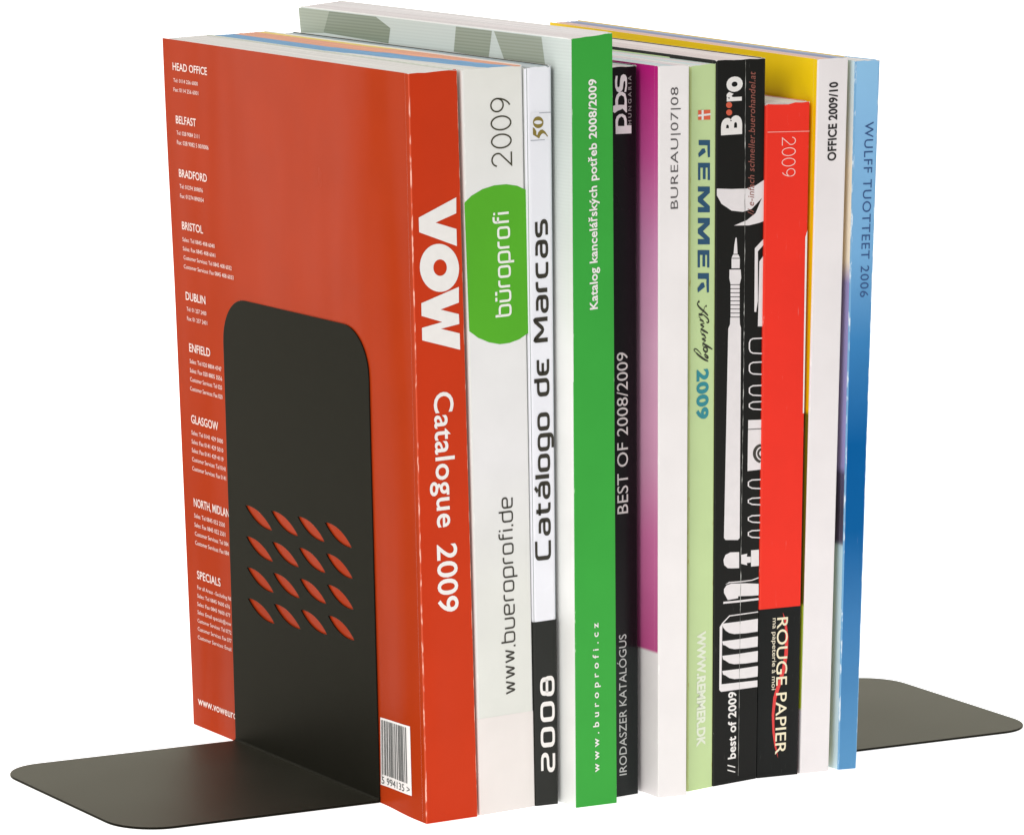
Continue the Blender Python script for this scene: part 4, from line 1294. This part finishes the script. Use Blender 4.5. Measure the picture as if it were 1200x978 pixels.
white_art = [k for k in PR if k.startswith('bb_') and k not in ('bb_dot1', 'bb_dot2', 'bb_crease', 'bb_box_line', 'bb_box_ring', 'bb_box_ring2')]
shapes_on_spine('tool_drawings', 'bblack', [[PR[k]] for k in white_art], ink('drawing_white_ink', (236, 230, 230)), s, 0.010)
shapes_on_spine('tape_lines', 'bblack', [[PR['bb_box_line']], [PR['bb_box_ring']], [PR['bb_box_ring2']]], BLACK_INK, s, 0.016)
letter_spine('web_address_lettering', 'bblack', font_shape('// e-infach schneller.buerohandel.at', 0.004, 0.25, 1.05), TB['bb_sub'], 'up', ink('brick_ink', (150, 84, 72)), s, 0.014)
letter_spine('foot_lettering', 'bblack', font_shape('best of 2009', 0.026, spacing=1.05), TB['bb_best'], 'up', WHITE_INK, s)
letter_spine('foot_slashes', 'bblack', font_shape('//', 0.0), TB['bb_slash'], 'up', WHITE_INK, s)
rnd = random.Random(5)
w8 = BOOKS['bblack'][2] - BOOKS['bblack'][0]
pts = []
cr = PR['bb_crease']
for i in range(len(cr) - 1):
    for k in range(40):
        p = k / 40
        pts.append(((cr[i][0] * (1 - p) + cr[i + 1][0] * p) * w8 + rnd.uniform(-0.008, 0.008), (cr[i][1] * (1 - p) + cr[i + 1][1] * p) * 29.8))
v, f = ribbon(pts, [max(0.003, 0.012 + rnd.uniform(-0.012, 0.008)) for _ in pts])
link_mesh('crease', [spine_point('bblack', a / w8, t / 29.8, 0.017) for a, t in v], f, worn('crease_rub', (120, 120, 116), (205, 205, 200), 0.48), s)

# 9 shorter red catalogue
rnd = random.Random(11)
tear = [rnd.uniform(0.0002, 0.0036) for _ in range(40)]
b9 = make_book('red', 'shortest catalogue, bright red with a torn head and a black foot panel',
               paper('red_spine_paper', (238, 52, 36), 0.5, scuff=0.03, wave=0.05), paper('red_cover_paper', (232, 50, 36), 0.45),
               pages('red_book_pages', [(0, (226, 216, 210)), (0.5, (232, 226, 220))]),
               worn('red_fold', (238, 60, 44), (250, 190, 180), 0.66), r=0.06, torn=lambda i: tear[i], head=0.02)
s = b9['spine']
band_on_spine('foot_panel', 'red', (0.0, 0.0), (PR['red_panel'][0][1], PR['red_panel'][1][1]), paper('red_book_black_ink', (26, 27, 26), 0.35, spec=0.12, scuff=0.01), s)
shapes_on_spine('head_line', 'red', [[PR['red_line']]], ink('pink_line_ink', (250, 170, 160)), s)
letter_spine('year_lettering', 'red', stroke_shape('2009', ROUND, 0.045, 0.0), TB['red_year'], 'down', ink('pink_white_ink', (252, 206, 198)), s)
shapes_on_spine('swoosh', 'red', [[PR['red_swoosh']]], ink('swoosh_red_ink', (222, 48, 44)), s, 0.012)
letter_spine('name_lettering', 'red', font_shape('ROUGE PAPIER', 0.006), TB['red_name'], 'down', ink('cream_ink', (240, 228, 196)), s, 0.018)
letter_spine('motto_lettering', 'red', font_shape('ma papeterie à moi', 0.004), TB['red_sub'], 'down', ink('cream_ink', (236, 226, 200)), s, 0.018)
t0, t1 = PR['red_white_edge'][1][1], PR['red_white_edge'][0][1]
shapes_on_spine('pale_edge', 'red', [[[(0.955, t0), (0.985, t0), (0.985, t1 + 0.01), (0.94, t1)]]], WHITE_INK, s, 0.012)

# 10 white catalogue with the yellow cover
oe = PR['office_edges']
yel = [(0.0, (200, 198, 200)), (oe[2], (200, 198, 200)), (oe[2] + 0.001, (186, 204, 60)), (oe[1], (186, 204, 60)), (oe[1] + 0.001, (96, 92, 20)), (oe[0], (120, 108, 14)), (oe[0] + 0.002, (240, 196, 10)), (1.0, (246, 206, 8))]
b10 = make_book('office', 'white-spined catalogue with a yellow cover, black capitals near the head of its spine',
                paper('ivory_spine_paper', (236, 230, 230), 0.42, scuff=0, wave=0.04), paper('yellow_cover_paper', None, 0.4, scuff=0, ramp=yel, ramp_h=0.2981, wave=0.05),
                pages('striped_pages', [(0, (232, 190, 168)), (0.3, (226, 196, 184)), (0.5, (150, 160, 190)), (0.8, (176, 186, 206)), (0.93, (236, 216, 110))]),
                worn('ivory_fold', (236, 230, 230), (246, 244, 240), 0.6), r=0.06, right_mat=paper('yellow_back_paper', (226, 190, 30), 0.4))
letter_spine('title_lettering', 'office', font_shape('OFFICE 2009/10', 0.03, spacing=1.05), TB['office_title'], 'up', ink('title_ink', (36, 32, 32)), b10['spine'])

# 11 blue catalogue at the right
ws_ = PR['wulff_ts'][::-1]
blue = [(0.0, (92, 148, 192)), (ws_[0], (86, 142, 188)), (ws_[1], (62, 122, 176)), (ws_[2], (8, 92, 154)), (ws_[3], (4, 92, 156)), (ws_[4], (62, 130, 186)), (ws_[5], (118, 172, 216)), (ws_[6], (138, 188, 228)), (1.0, (146, 196, 232))]
wc = PR['wulff_cov'][::-1]
edge = [(0.0, (206, 230, 244)), (wc[0], (204, 230, 244)), (wc[1], (196, 226, 240)), (wc[1] + 0.006, (92, 82, 108)), (wc[2], (84, 78, 96)), (wc[3], (96, 90, 124)), (wc[3] + 0.01, (160, 152, 208)), (wc[4], (164, 156, 212)), (wc[5], (166, 156, 208)), (wc[5] + 0.03, (255, 242, 222)), (wc[6], (255, 242, 222)), (0.90, (232, 236, 236)), (1.0, (206, 230, 242))]
b11 = make_book('wulff', 'slim blue catalogue at the right end, spine fading from pale to deep blue',
                paper('blue_spine_paper', None, 0.42, scuff=0.01, ramp=blue, ramp_h=0.297, spec=0.06, wave=0.04), paper('pale_blue_cover_paper', None, 0.42, ramp=edge, ramp_h=0.297, wave=0.04),
                pages('blue_book_pages', [(0, (224, 222, 220)), (0.5, (230, 228, 226))]),
                worn('blue_fold', (120, 170, 210), (216, 230, 240), 0.52), r=0.05)
letter_spine('title_lettering', 'wulff', font_shape('WULFF TUOTTEET 2006', 0.0, spacing=1.12), TB['wulff_title'], 'down', ink('slate_blue_ink', (44, 80, 132)), b11['spine'])
